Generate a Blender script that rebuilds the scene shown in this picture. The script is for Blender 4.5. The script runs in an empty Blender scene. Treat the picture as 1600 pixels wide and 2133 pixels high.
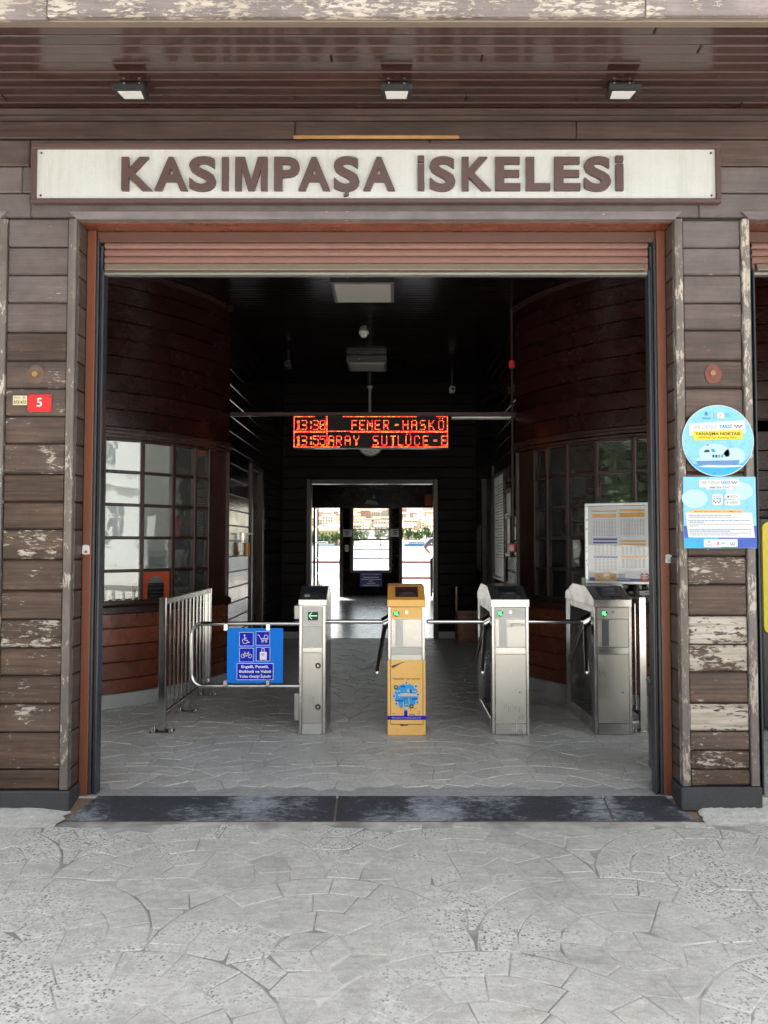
import bpy, bmesh, math, random
from mathutils import Vector, Matrix
random.seed(7)
sc = bpy.context.scene
COL = sc.collection
R_ = math.radians

# ------------------------------------------------------------------ camera, sky, sun, exposure
EYE = 1.40
PITCH = math.atan((1132 - 1066.5) / 1600)
CP, SP = math.cos(PITCH), math.sin(PITCH)
cd = bpy.data.cameras.new('camera'); cam = bpy.data.objects.new('camera', cd); COL.objects.link(cam)
cd.sensor_fit = 'HORIZONTAL'; cd.sensor_width = 36; cd.lens = 36
cd.shift_x = -20 / 1600
cd.clip_start = 0.05; cd.clip_end = 6000
cam.location = (0, 0, EYE); cam.rotation_euler = (math.pi / 2 + PITCH, 0, 0)
sc.camera = cam

SUN_EL, SUN_AZ = 58, -20            # azimuth from +Y towards +X: the sun stands behind the terminal, the forecourt lies in its shade
world = bpy.data.worlds.new('World'); sc.world = world; world.use_nodes = True
wn = world.node_tree; wn.nodes.clear()
sky = wn.nodes.new('ShaderNodeTexSky'); sky.sky_type = 'NISHITA'; sky.sun_disc = False
sky.sun_elevation = R_(SUN_EL); sky.sun_rotation = R_(SUN_AZ)
sky.air_density = 1.0; sky.dust_density = 3.0; sky.ozone_density = 1.0
hs = wn.nodes.new('ShaderNodeHueSaturation'); hs.inputs['Saturation'].default_value = 0.30
bg = wn.nodes.new('ShaderNodeBackground'); bg.inputs['Strength'].default_value = 0.14
wo = wn.nodes.new('ShaderNodeOutputWorld')
wn.links.new(sky.outputs[0], hs.inputs['Color']); wn.links.new(hs.outputs[0], bg.inputs[0]); wn.links.new(bg.outputs[0], wo.inputs[0])
sd = bpy.data.lights.new('sun', 'SUN'); sd.energy = 5.0; sd.angle = R_(4); sd.color = (1, .965, .91)
sun = bpy.data.objects.new('sun', sd); COL.objects.link(sun)
_el, _az = R_(SUN_EL), R_(SUN_AZ)
sdir = Vector((math.sin(_az) * math.cos(_el), math.cos(_az) * math.cos(_el), math.sin(_el)))
sun.rotation_euler = sdir.to_track_quat('Z', 'Y').to_euler(); sun.location = (0, 0, 30)
sc.view_settings.view_transform = 'Standard'; sc.view_settings.look = 'None'
sc.view_settings.gamma = 1; sc.view_settings.use_curve_mapping = False
sc.view_settings.exposure = 2.1
cy = sc.cycles
cy.use_denoising = True
try: cy.denoiser = 'OPENIMAGEDENOISE'
except Exception: pass
cy.max_bounces = 8; cy.diffuse_bounces = 4; cy.glossy_bounces = 3; cy.transmission_bounces = 6; cy.transparent_max_bounces = 12
cy.caustics_reflective = False; cy.caustics_refractive = False; cy.sample_clamp_indirect = 4.0

# ------------------------------------------------------------------ survey: a pixel of the photograph at a known depth
def P(px, py, Y):
    a = (px - 820) / 1600; b = (1066.5 - py) / 1600
    t = Y / (CP - b * SP)
    return Vector((a * t, Y, EYE + (SP + b * CP) * t))
def PX(px, py, Y): return P(px, py, Y).x
def PZ(py, Y): return P(820, py, Y).z

# ------------------------------------------------------------------ mesh helpers
class MB:
    def __init__(s): s.v = []; s.f = []; s.m = []; s.sm = []
    def add(s, vs, fs, m=0, smooth=False):
        o = len(s.v); s.v += [tuple(v) for v in vs]
        for f in fs: s.f.append([o + i for i in f]); s.m.append(m); s.sm.append(smooth)
        return s
    def box(s, x0, x1, y0, y1, z0, z1, m=0):
        vs = [(x, y, z) for z in (z0, z1) for y in (y0, y1) for x in (x0, x1)]
        return s.add(vs, [(0, 2, 3, 1), (4, 5, 7, 6), (0, 1, 5, 4), (2, 6, 7, 3), (0, 4, 6, 2), (1, 3, 7, 5)], m)
    def cbox(s, x0, x1, y0, y1, z0, z1, b=.004, m=0):
        if x0 > x1: x0, x1 = x1, x0
        if y0 > y1: y0, y1 = y1, y0
        if z0 > z1: z0, z1 = z1, z0
        b = min(b, (x1 - x0) * .4, (y1 - y0) * .4, (z1 - z0) * .4)
        X = (x0, x1); Y = (y0, y1); Z = (z0, z1); vs = []; idx = {}
        sg = (1, -1)
        for i in (0, 1):
            for j in (0, 1):
                for k in (0, 1):
                    for ax in range(3):
                        p = [X[i], Y[j], Z[k]]
                        for a2, q in ((0, i), (1, j), (2, k)):
                            if a2 != ax: p[a2] += sg[q] * b
                        idx[(i, j, k, ax)] = len(vs); vs.append(p)
        fs = []
        for ax in range(3):
            for e in (0, 1):
                o = [a for a in range(3) if a != ax]; q = []
                for c in ((0, 0), (1, 0), (1, 1), (0, 1)):
                    t = [0, 0, 0]; t[ax] = e; t[o[0]] = c[0]; t[o[1]] = c[1]
                    q.append(idx[(t[0], t[1], t[2], ax)])
                flip = (e == 0) ^ (ax == 1)
                fs.append(q[::-1] if flip else q)
        for ax in range(3):
            o = [a for a in range(3) if a != ax]
            for c in ((0, 0), (1, 0), (1, 1), (0, 1)):
                t = [0, 0, 0]; t[o[0]] = c[0]; t[o[1]] = c[1]; t2 = list(t); t2[ax] = 1
                fs.append([idx[(*t, o[0])], idx[(*t, o[1])], idx[(*t2, o[1])], idx[(*t2, o[0])]])
        for i in (0, 1):
            for j in (0, 1):
                for k in (0, 1): fs.append([idx[(i, j, k, a)] for a in range(3)])
        return s.add(vs, fs, m)
    def prism(s, pts, axis, a0, a1, m=0, smooth=False):
        n = len(pts)
        def w(p, a): return {'x': (a, p[0], p[1]), 'y': (p[0], a, p[1]), 'z': (p[0], p[1], a)}[axis]
        vs = [w(p, a0) for p in pts] + [w(p, a1) for p in pts]
        s.add(vs, [list(range(n))[::-1], list(range(n, 2 * n))], m)
        return s.add(vs, [(i, (i + 1) % n, n + (i + 1) % n, n + i) for i in range(n)], m, smooth)
    def cyl(s, p0, p1, r, n=12, r1=None, m=0, caps=True, smooth=True):
        p0, p1 = Vector(p0), Vector(p1); r1 = r if r1 is None else r1
        d = (p1 - p0).normalized(); u = d.orthogonal().normalized(); w = d.cross(u)
        A = [u * math.cos(2 * math.pi * i / n) + w * math.sin(2 * math.pi * i / n) for i in range(n)]
        vs = [p0 + a * r for a in A] + [p1 + a * r1 for a in A]
        s.add(vs, [(i, (i + 1) % n, n + (i + 1) % n, n + i) for i in range(n)], m, smooth)
        if caps: s.add(vs, [list(range(n))[::-1], list(range(n, 2 * n))], m)
        return s
    def tube(s, pts, r, n=8, m=0, radii=None):
        pts = [Vector(p) for p in pts]; rings = []; u = None
        for i, p in enumerate(pts):
            d = (pts[min(i + 1, len(pts) - 1)] - pts[max(i - 1, 0)]).normalized()
            u = d.orthogonal().normalized() if u is None else (u - d * u.dot(d)).normalized()
            w = d.cross(u); rr = radii[i] if radii else r
            rings.append([p + (u * math.cos(2 * math.pi * k / n) + w * math.sin(2 * math.pi * k / n)) * rr for k in range(n)])
        vs = [v for g in rings for v in g]
        fs = [(i * n + k, i * n + (k + 1) % n, (i + 1) * n + (k + 1) % n, (i + 1) * n + k) for i in range(len(pts) - 1) for k in range(n)]
        s.add(vs, fs, m, True)
        return s.add(vs, [list(range(n))[::-1], list(range(len(vs) - n, len(vs)))], m)
    def xform(s, M):
        s.v = [tuple(M @ Vector(v)) for v in s.v]; return s
    def mesh(s, name, mats, off=(0, 0, 0)):
        me = bpy.data.meshes.new(name)
        me.from_pydata([(v[0] - off[0], v[1] - off[1], v[2] - off[2]) for v in s.v], [], s.f)
        for mt in (mats if isinstance(mats, (list, tuple)) else [mats]): me.materials.append(mt)
        me.polygons.foreach_set('material_index', s.m); me.polygons.foreach_set('use_smooth', s.sm)
        me.update(); return me

WLOC = {}
def tag(o, label=None, cat=None, group=None, kind=None):
    if label: o['label'] = label
    if cat: o['category'] = cat
    if group: o['group'] = group
    if kind: o['kind'] = kind
    return o
def empty(name, loc, rz=0, label=None, cat=None, group=None, local=False):
    """local: the thing's parts are written in its own frame, else in the world's"""
    o = bpy.data.objects.new(name, None); COL.objects.link(o); o.location = loc; o.rotation_euler = (0, 0, rz)
    o.empty_display_size = .1
    WLOC[o] = Vector((0, 0, 0)) if local else Vector(loc); return tag(o, label, cat, group)
def inst(name, me, parent, loc, rot=None, **props):
    o = bpy.data.objects.new(name, me); COL.objects.link(o); L = Vector(loc); WLOC[o] = L
    if parent is not None: o.parent = parent; o.location = L - WLOC[parent]
    else: o.location = L
    if rot: o.rotation_euler = rot
    for k, v in props.items(): o[k] = v
    return o
def part(name, mb, mats, parent=None, base=False, **props):
    xs = [v[0] for v in mb.v]; ys = [v[1] for v in mb.v]; zs = [v[2] for v in mb.v]
    c = Vector(((min(xs) + max(xs)) / 2, (min(ys) + max(ys)) / 2, min(zs) if base or parent is None else (min(zs) + max(zs)) / 2))
    return inst(name, mb.mesh(name, mats, c), parent, c, **props)
def copy_tree(o, parent=None):
    c = o.copy(); COL.objects.link(c); c.parent = parent
    for ch in list(o.children): copy_tree(ch, c)
    return c

# ------------------------------------------------------------------ material helpers
class NT:
    def __init__(s, name):
        s.mat = bpy.data.materials.new(name); s.mat.use_nodes = True; s.t = s.mat.node_tree; s.t.nodes.clear()
        s.out = s.t.nodes.new('ShaderNodeOutputMaterial')
        s.b = s.t.nodes.new('ShaderNodeBsdfPrincipled'); s.t.links.new(s.b.outputs[0], s.out.inputs[0])
    def n(s, typ, ins=None, **pr):
        nd = s.t.nodes.new('ShaderNode' + typ)
        for k, v in pr.items(): setattr(nd, k, v)
        for k, v in (ins or {}).items(): s.set(nd.inputs[k], v)
        return nd
    def set(s, sock, v):
        if hasattr(v, 'is_linked') or isinstance(v, bpy.types.NodeSocket): s.t.links.new(v, sock)
        else: sock.default_value = v
    def math(s, op, a, b=0.0, clamp=False):
        nd = s.n('Math', operation=op, use_clamp=clamp); s.set(nd.inputs[0], a); s.set(nd.inputs[1], b); return nd.outputs[0]
    def mix(s, f, a, b, bt='MIX'):
        nd = s.n('Mix', data_type='RGBA', blend_type=bt); s.set(nd.inputs[0], f); s.set(nd.inputs[6], a); s.set(nd.inputs[7], b); return nd.outputs[2]
    def ramp(s, f, *st):
        nd = s.n('ValToRGB'); cr = nd.color_ramp
        while len(cr.elements) < len(st): cr.elements.new(.5)
        for e, (p, c) in zip(cr.elements, st): e.position = p; e.color = c if len(c) == 4 else (*c, 1)
        s.set(nd.inputs[0], f); return nd.outputs[0]
    def pos(s, scale=(1, 1, 1), rnd=0.0):
        g = s.n('NewGeometry').outputs['Position']
        m = s.n('VectorMath', operation='MULTIPLY'); s.set(m.inputs[0], g); m.inputs[1].default_value = scale
        o = m.outputs[0]
        if rnd:
            r = s.n('ObjectInfo').outputs['Random']
            c = s.n('CombineXYZ'); k = s.math('MULTIPLY', r, rnd)
            s.set(c.inputs[0], k); s.set(c.inputs[1], s.math('MULTIPLY', r, rnd * 1.7)); s.set(c.inputs[2], s.math('MULTIPLY', r, rnd * 2.3))
            a = s.n('VectorMath', operation='ADD'); s.set(a.inputs[0], o); s.set(a.inputs[1], c.outputs[0]); o = a.outputs[0]
        return o
    def noise(s, vec, scale, detail=4, rough=.55, dist=0.0):
        nd = s.n('TexNoise', {'Scale': scale, 'Detail': detail, 'Roughness': rough, 'Distortion': dist}); s.set(nd.inputs['Vector'], vec); return nd.outputs['Fac']
    def bump(s, h, strength=.3, dist=.004):
        nd = s.n('Bump', {'Strength': strength, 'Distance': dist}); s.set(nd.inputs['Height'], h); s.t.links.new(nd.outputs[0], s.b.inputs['Normal']); return nd
    def setb(s, **k):
        for n_, v in k.items(): s.set(s.b.inputs[n_.replace('_', ' ')], v)
        return s
def c4(*c): return (c[0], c[1], c[2], 1)

def paint(name, col, rough=.45, var=.12, metal=0.0, spec=.5, bump=0.0, emit=None, es=0.0):
    t = NT(name); p = t.pos((1, 1, 1), 3)
    n = t.noise(p, 9, 5, .6)
    t.setb(Base_Color=t.mix(n, c4(*[c * (1 - var) for c in col]), c4(*[min(1, c * (1 + var)) for c in col])),
           Roughness=t.ramp(t.noise(p, 23, 3), (.3, (rough * .85,) * 3), (.7, (min(1, rough * 1.15),) * 3)), Metallic=metal, Specular_IOR_Level=spec)
    if bump: t.bump(t.noise(p, 160, 3), bump, .002)
    if emit: t.setb(Emission_Color=c4(*emit), Emission_Strength=es)
    return t.mat

def wood(name, dark, light, axis='x', rough=(.42, .6), peel=0.0, grey=None, bump=.35, coat=0.0, spec=.5, scale=1.0, stains=.25):
    """painted or varnished board: grain along one axis, every board its own piece of it; flakes where the paint has gone"""
    t = NT(name)
    st = {'x': (1.1, 22, 22), 'z': (22, 22, 1.1), 'y': (22, 1.1, 22)}[axis]
    st = tuple(v * scale for v in st)
    p = t.pos(st, 40); pw = t.pos((1, 1, 1), 9)
    g1 = t.noise(p, 1.0, 7, .62, .6); g2 = t.noise(p, 4.2, 4, .6)
    grain = t.math('ADD', t.math('MULTIPLY', g1, .58), t.math('MULTIPLY', g2, .42))
    col = t.ramp(grain, (.36, dark), (.64, light))
    rnd = t.n('ObjectInfo').outputs['Random']
    big = t.noise(pw, 3.1, 4, .6)
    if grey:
        fd = t.n('Attribute', attribute_type='OBJECT', attribute_name='fade').outputs['Fac']  # per-board grey: sky sheen painted into the colour
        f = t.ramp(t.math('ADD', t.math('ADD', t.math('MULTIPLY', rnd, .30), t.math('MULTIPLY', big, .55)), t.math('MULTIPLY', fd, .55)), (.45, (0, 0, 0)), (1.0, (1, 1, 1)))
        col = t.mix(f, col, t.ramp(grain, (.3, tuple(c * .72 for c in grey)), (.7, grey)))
    v = t.math('ADD', .80, t.math('MULTIPLY', rnd, .42))
    hsv = t.n('HueSaturation'); t.set(hsv.inputs['Value'], v); t.set(hsv.inputs['Color'], col); col = hsv.outputs[0]
    st_ = t.ramp(t.noise(pw, 5.5, 6, .65), (.38, (1 - stains,) * 3), (.62, (1, 1, 1)))
    col = t.mix(1.0, col, st_, 'MULTIPLY')
    rg = t.ramp(big, (.3, (rough[0],) * 3), (.7, (rough[1],) * 3))
    h = grain
    if peel:
        at = t.n('Attribute', attribute_type='OBJECT', attribute_name='peel').outputs['Fac']
        fl = {'x': (5, 17, 17), 'z': (17, 17, 5), 'y': (17, 5, 17)}[axis]
        pf = t.pos(fl, 25)
        a = t.noise(pf, 3.6, 8, .70, .4); b = t.noise(t.pos((1, 1, 1), 14), 5.5, 3, .5)
        m = t.math('ADD', t.math('MULTIPLY', a, .66), t.math('MULTIPLY', b, .40))
        thr = t.math('SUBTRACT', .74, t.math('MULTIPLY', at, .30))
        k = t.math('MULTIPLY', t.math('SUBTRACT', m, thr), 42, True)
        bare = t.ramp(t.noise(p, 2.5, 5), (.3, (.27, .225, .18)), (.55, (.45, .40, .345)), (.75, (.55, .51, .465)))
        col = t.mix(k, col, bare)
        k2 = t.math('MULTIPLY', t.math('SUBTRACT', t.math('ADD', m, .035), thr), 18, True)   # worn rim round a flake
        col = t.mix(t.math('MULTIPLY', t.math('SUBTRACT', k2, k, True), .45), col, c4(.16, .13, .11))
        rg = t.mix(k, rg, c4(.85, .85, .85))
        h = t.math('SUBTRACT', t.math('MULTIPLY', grain, .6), t.math('MULTIPLY', k, .7))
    t.setb(Base_Color=col, Roughness=rg, Specular_IOR_Level=spec)
    if coat: t.setb(Coat_Weight=coat, Coat_Roughness=.08)
    t.bump(h, bump, .004)
    return t.mat

def steel(name, col=(.49, .48, .46), rough=(.16, .32), axis='z', smudge=.5):
    t = NT(name); st = {'z': (190, 190, 3), 'x': (3, 190, 190), 'y': (190, 3, 190)}[axis]
    br = t.noise(t.pos(st, 5), 1, 4, .6); sm = t.noise(t.pos((1, 1, 1), 7), 6, 6, .65)
    r = t.math('ADD', t.math('MULTIPLY', br, rough[1] - rough[0]), rough[0])
    r = t.math('ADD', r, t.math('MULTIPLY', t.math('SUBTRACT', sm, .5), smudge * .5), True)
    t.setb(Base_Color=t.mix(sm, c4(*[c * .8 for c in col]), c4(*[min(1, c * 1.12) for c in col])), Metallic=1.0, Roughness=r)
    t.bump(br, .06, .001); return t.mat

def glass(name, tint=(.93, .96, .95), dirt=.07, refl=1.9):
    t = NT(name); t.t.nodes.remove(t.b)
    gl = t.n('BsdfGlossy', {'Color': (1, 1, 1, 1), 'Roughness': .012}); tr = t.n('BsdfTransparent', {'Color': c4(*tint)})
    fr = t.n('Fresnel', {'IOR': 1.5}); f2 = t.math('MULTIPLY', fr.outputs[0], refl, True)
    mx = t.n('MixShader'); t.set(mx.inputs[0], f2); t.t.links.new(tr.outputs[0], mx.inputs[1]); t.t.links.new(gl.outputs[0], mx.inputs[2])
    w = t.n('Bump', {'Strength': .035, 'Distance': .02}); t.set(w.inputs['Height'], t.noise(t.pos((1, 1, 1), 11), 5, 2)); t.t.links.new(w.outputs[0], gl.inputs['Normal'])
    df = t.n('BsdfDiffuse', {'Color': (.45, .44, .42, 1)}); m2 = t.n('MixShader')
    t.set(m2.inputs[0], t.math('MULTIPLY', t.noise(t.pos((1, 1, 1), 5), 7, 6, .7), dirt))
    t.t.links.new(mx.outputs[0], m2.inputs[1]); t.t.links.new(df.outputs[0], m2.inputs[2]); t.t.links.new(m2.outputs[0], t.out.inputs[0])
    return t.mat

def stone(name, base, agg=True, rough=(.55, .8), polish=0.0):
    """stamped concrete: per-piece tone, blotches, worn patches where the aggregate shows"""
    t = NT(name); p = t.pos(); rnd = t.n('ObjectInfo').outputs['Random']
    n1 = t.noise(p, 2.2, 6, .62); n2 = t.noise(p, 38, 5, .7); n3 = t.noise(p, 9, 6, .65, .4)
    col = t.ramp(t.math('ADD', t.math('MULTIPLY', n1, .5), t.math('MULTIPLY', n3, .5)), (.33, tuple(c * .70 for c in base)), (.5, base), (.68, tuple(c * 1.16 for c in base)))
    col = t.mix(.38, col, t.ramp(n2, (.32, tuple(c * .50 for c in base)), (.66, tuple(min(1, c * 1.28) for c in base))))
    fine = t.noise(p, 190, 3, .7); col = t.mix(.6, col, t.ramp(fine, (.34, (.60, .60, .60)), (.50, (1, 1, 1)), (.68, (1.22, 1.21, 1.18))), 'MULTIPLY')
    hsv = t.n('HueSaturation'); t.set(hsv.inputs['Value'], t.math('ADD', .90, t.math('MULTIPLY', rnd, .18))); t.set(hsv.inputs['Color'], col); col = hsv.outputs[0]
    sl = t.noise(t.pos((3, 17, 9), 6), 1.6, 7, .68, .8)
    col = t.mix(.55, col, t.ramp(sl, (.34, (.62, .62, .63)), (.60, (1.0, 1.0, 1.0)), (.75, (1.12, 1.1, 1.07))), 'MULTIPLY')
    h = t.math('ADD', t.math('ADD', t.math('MULTIPLY', n2, .5), t.math('MULTIPLY', n3, .8)), t.math('MULTIPLY', sl, 1.4))
    if agg:
        mk = t.math('ADD', t.math('MULTIPLY', t.noise(p, .95, 3, .5), .62), t.math('MULTIPLY', t.noise(p, 7, 6, .7), .44))
        k = t.math('MULTIPLY', t.math('SUBTRACT', mk, .505), 9, True)
        vo = t.n('TexVoronoi', {'Scale': 84.0, 'Randomness': 1.0}, feature='F1'); t.set(vo.inputs['Vector'], p)
        sep = t.n('SeparateColor'); t.set(sep.inputs[0], vo.outputs['Color'])
        peb = t.ramp(sep.outputs[0], (.0, (.14, .138, .135)), (.30, (.24, .235, .23)), (.5, (.36, .35, .335)), (.62, (.58, .56, .52)), (.9, (.74, .72, .66)))
        edge = t.ramp(vo.outputs['Distance'], (.36, (0, 0, 0)), (.60, (1, 1, 1)))
        peb = t.mix(edge, peb, c4(.66, .635, .57))
        sel = t.math('GREATER_THAN', sep.outputs[1], .22)
        kk = t.math('MULTIPLY', k, t.math('ADD', .15, t.math('MULTIPLY', sel, .85)))
        wide = t.ramp(mk, (.44, (0, 0, 0)), (.60, (1, 1, 1)))
        col = t.mix(t.math('MULTIPLY', wide, .5), col, c4(.66, .635, .575))
        col = t.mix(kk, col, peb)
        h = t.math('ADD', h, t.math('MULTIPLY', t.math('SUBTRACT', 1.0, vo.outputs['Distance']), t.math('MULTIPLY', k, 1.3)))
    t.setb(Base_Color=col, Roughness=t.ramp(n3, (.3, (rough[0],) * 3), (.7, (rough[1],) * 3)))
    t.bump(h, .55, .004); return t.mat

M = {}
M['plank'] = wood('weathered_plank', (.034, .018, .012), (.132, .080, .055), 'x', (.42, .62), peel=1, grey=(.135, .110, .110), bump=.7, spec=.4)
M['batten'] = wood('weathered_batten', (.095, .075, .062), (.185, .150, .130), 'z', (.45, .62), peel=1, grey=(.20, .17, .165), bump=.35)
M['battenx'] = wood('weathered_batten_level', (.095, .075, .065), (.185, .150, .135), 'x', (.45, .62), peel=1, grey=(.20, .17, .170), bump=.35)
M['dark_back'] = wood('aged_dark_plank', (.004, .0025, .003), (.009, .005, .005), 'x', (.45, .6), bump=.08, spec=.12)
M['planky'] = wood('jamb_plank', (.050, .036, .031), (.105, .080, .068), 'y', (.4, .58), peel=1, bump=.35)
M['fascia'] = wood('peeling_fascia', (.17, .14, .135), (.27, .225, .215), 'x', (.55, .75), peel=1, grey=(.33, .29, .30), bump=.6)
M['soffit'] = wood('varnished_soffit', (.030, .013, .011), (.060, .027, .021), 'x', (.16, .24), bump=.05, coat=.35, stains=.15)
M['frieze'] = wood('frieze_board', (.034, .021, .018), (.080, .051, .042), 'x', (.38, .52), bump=.2)
M['dark'] = wood('dark_varnished_plank', (.012, .0035, .0032), (.030, .0085, .0075), 'x', (.20, .30), bump=.08, spec=.32)
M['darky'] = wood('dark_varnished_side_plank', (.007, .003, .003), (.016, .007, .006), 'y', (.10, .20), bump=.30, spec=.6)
M['darkz'] = wood('dark_varnished_upright', (.022, .010, .008), (.050, .023, .018), 'z', (.25, .4), bump=.15, spec=.4)
M['red_plank'] = wood('reddish_varnished_plank', (.140, .037, .018), (.27, .074, .036), 'x', (.20, .34), bump=.12, coat=.2)
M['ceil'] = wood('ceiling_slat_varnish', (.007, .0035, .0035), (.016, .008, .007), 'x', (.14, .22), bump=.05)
M['bare_stick'] = wood('bare_pine', (.26, .13, .045), (.40, .22, .09), 'x', (.5, .7), bump=.2)
M['backing'] = paint('joint_backing', (.012, .009, .008), .8)
M['sign_brown'] = paint('sign_brown_paint', (.085, .050, .046), .42, .06)
def sign_mat():
    t = NT('weathered_white_board'); st = t.noise(t.pos((34, 1, 1.6)), 1, 6, .7); bl = t.noise(t.pos(), 3.0, 6, .65); sp = t.noise(t.pos(), 120, 4, .7)
    col = t.ramp(t.math('ADD', t.math('MULTIPLY', st, .5), t.math('MULTIPLY', bl, .5)), (.30, (.40, .40, .38)), (.50, (.50, .508, .50)), (.7, (.53, .54, .535)))
    col = t.mix(1.0, col, t.ramp(sp, (.30, (.84, .84, .82)), (.45, (1, 1, 1))), 'MULTIPLY')
    t.setb(Base_Color=col, Roughness=.42); t.bump(sp, .1, .001); return t.mat
M['sign_white'] = sign_mat()
M['guide_brown'] = paint('brown_steel_guide', (.150, .048, .024), .38, .10)
M['shutter'] = paint('dusty_brown_shutter', (.215, .112, .090), .45, .16)
M['shutter_dark'] = paint('dark_brown_shutter_box', (.095, .045, .035), .4, .1)
M['shutter_bar'] = paint('worn_shutter_bar', (.18, .14, .11), .5, .22)
M['alu_worn'] = paint('worn_aluminium_edge', (.30, .29, .26), .45, .25, metal=.6)
M['channel'] = paint('dark_rubber_channel', (.030, .034, .040), .35, .2)
M['plinth'] = stone('dark_grey_plinth', (.046, .048, .055), False, (.45, .65))
M['plaster'] = stone('rough_white_plaster', (.60, .58, .535), False, (.85, .98))
M['mortar'] = paint('brown_mortar', (.19, .13, .09), .9, .25, bump=.9)
M['steel'] = steel('brushed_steel'); M['steelx'] = steel('brushed_steel_level', axis='x')
M['chrome'] = steel('polished_steel', (.62, .61, .60), (.09, .2), smudge=.25)
M['steel_panel'] = steel('satin_steel_panel', (.43, .42, .395), (.24, .38)); M['steel_lite'] = paint('pale_grey_panel', (.42, .42, .415), .35, .05, metal=.3)
M['steel_dark'] = steel('shadowed_hollow_steel', (.42, .41, .40), (.3, .5))
M['black'] = paint('black_plastic', (.018, .018, .02), .35, .1)
M['black_bezel'] = paint('charcoal_bezel', (.035, .034, .036), .3, .1)
M['screen'] = paint('dark_lcd', (.012, .022, .032), .12, .05)
M['slot_dark'] = paint('dark_slot', (.06, .063, .07), .4)
M['orange'] = paint('orange_vinyl', (.90, .44, .085), .42, .05, spec=.3); M['orange_lite'] = paint('light_orange_vinyl', (.95, .56, .17), .45, .05, spec=.3)
M['green_on'] = paint('green_indicator', (.02, .5, .06), .4, emit=(.03, 1, .1), es=1.6)
M['green_led'] = paint('green_leds', (.1, .5, .2), .4, emit=(.25, .9, .45), es=.9)
M['white'] = paint('white_print', (.60, .61, .62), .4, .02); M['white2'] = paint('bright_white_print', (.88, .88, .88), .5, .02); M['paper'] = paint('white_paper', (.84, .87, .92), .35, .02)
M['blue'] = paint('bright_blue_panel', (.004, .20, .82), .55, .04, spec=.2); M['navy'] = paint('ultramarine_print', (.008, .014, .50), .55, .03, spec=.2)
M['darkblue'] = paint('dark_blue_plate', (.012, .025, .19), .4, .05)
M['red'] = paint('red_enamel', (.62, .030, .035), .3, .05); M['red_panel'] = paint('red_hatch_panel', (.42, .055, .020), .4, .06)
M['ink'] = paint('black_ink', (.02, .02, .022), .5); M['grey_ink'] = paint('grey_ink', (.30, .31, .34), .5)
M['yellow'] = paint('yellow_print', (.66, .54, .02), .4, .03); M['sky_print'] = paint('sky_blue_print', (.20, .50, .68), .3, .16)
M['sky_lite'] = paint('pale_sky_print', (.40, .64, .74), .3, .06); M['sea_print'] = paint('sea_print', (.02, .34, .66), .3, .25); M['sea_deep'] = paint('deep_sea_print', (.02, .08, .45), .3, .25)
M['hull'] = paint('hull_blue_print', (.10, .22, .45), .3, .1); M['teal'] = paint('taksi_blue_print', (.01, .26, .68), .3, .03); M['cyan'] = paint('cyan_print', (.01, .36, .82), .35, .08)
M['amber'] = paint('amber_print', (.80, .44, .10), .4, .08); M['violet'] = paint('violet_print', (.075, .085, .42), .4, .05); M['crimson'] = paint('crimson_print', (.55, .03, .07), .4, .05)
M['salmon'] = paint('salmon_print', (.90, .42, .16), .4, .03); M['faded_yellow'] = paint('faded_yellow_tag', (.55, .50, .30), .5, .1)
M['alu'] = paint('silver_snap_frame', (.62, .65, .67), .3, .05, metal=.7)
M['lampglass'] = paint('lamp_diffuser', (.60, .60, .56), .4, .05); M['floodglass'] = paint('floodlight_glass', (.78, .78, .74), .15, .04)
M['white_plastic'] = paint('white_plastic', (.62, .62, .60), .4, .04); M['grey_paint'] = paint('grey_paint', (.30, .30, .30), .4, .08)
M['glass'] = glass('window_glass'); M['cover'] = glass('clear_cover_sheet', (.99, .99, .99), 0.0, .7); M['brass'] = paint('amber_dispenser', (.45, .19, .03), .3, .1)
M['booth_wall'] = paint('booth_wall_paint', (.62, .64, .62), .7, .04); M['booth_floor'] = paint('booth_floor', (.25, .24, .23), .6, .1)
M['skirting'] = paint('grey_skirting', (.42, .43, .43), .55, .14, bump=.1)
M['stone_out'] = stone('stamped_concrete', (.575, .55, .49), True, (.6, .85))
def joint_mat():
    t = NT('sandy_joint'); n = t.noise(t.pos(), 2.6, 3, .6)
    t.setb(Base_Color=t.ramp(n, (.40, (.27, .26, .24)), (.50, (.46, .44, .40)), (.62, (.66, .635, .575))), Roughness=.95); return t.mat
M['joint_out'] = joint_mat()
M['stone_in'] = stone('stamped_hall_floor', (.66, .64, .595), False, (.32, .62))
M['joint_in'] = stone('stamped_hall_floor_joint', (.52, .505, .47), False, (.5, .75))
M['concrete'] = stone('plain_concrete', (.44, .435, .42), False, (.8, .95))
M['terrazzo'] = stone('polished_terrazzo', (.44, .45, .46), False, (.10, .22))
M['quay'] = stone('quay_slabs', (.42, .39, .34), False, (.7, .9))

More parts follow.
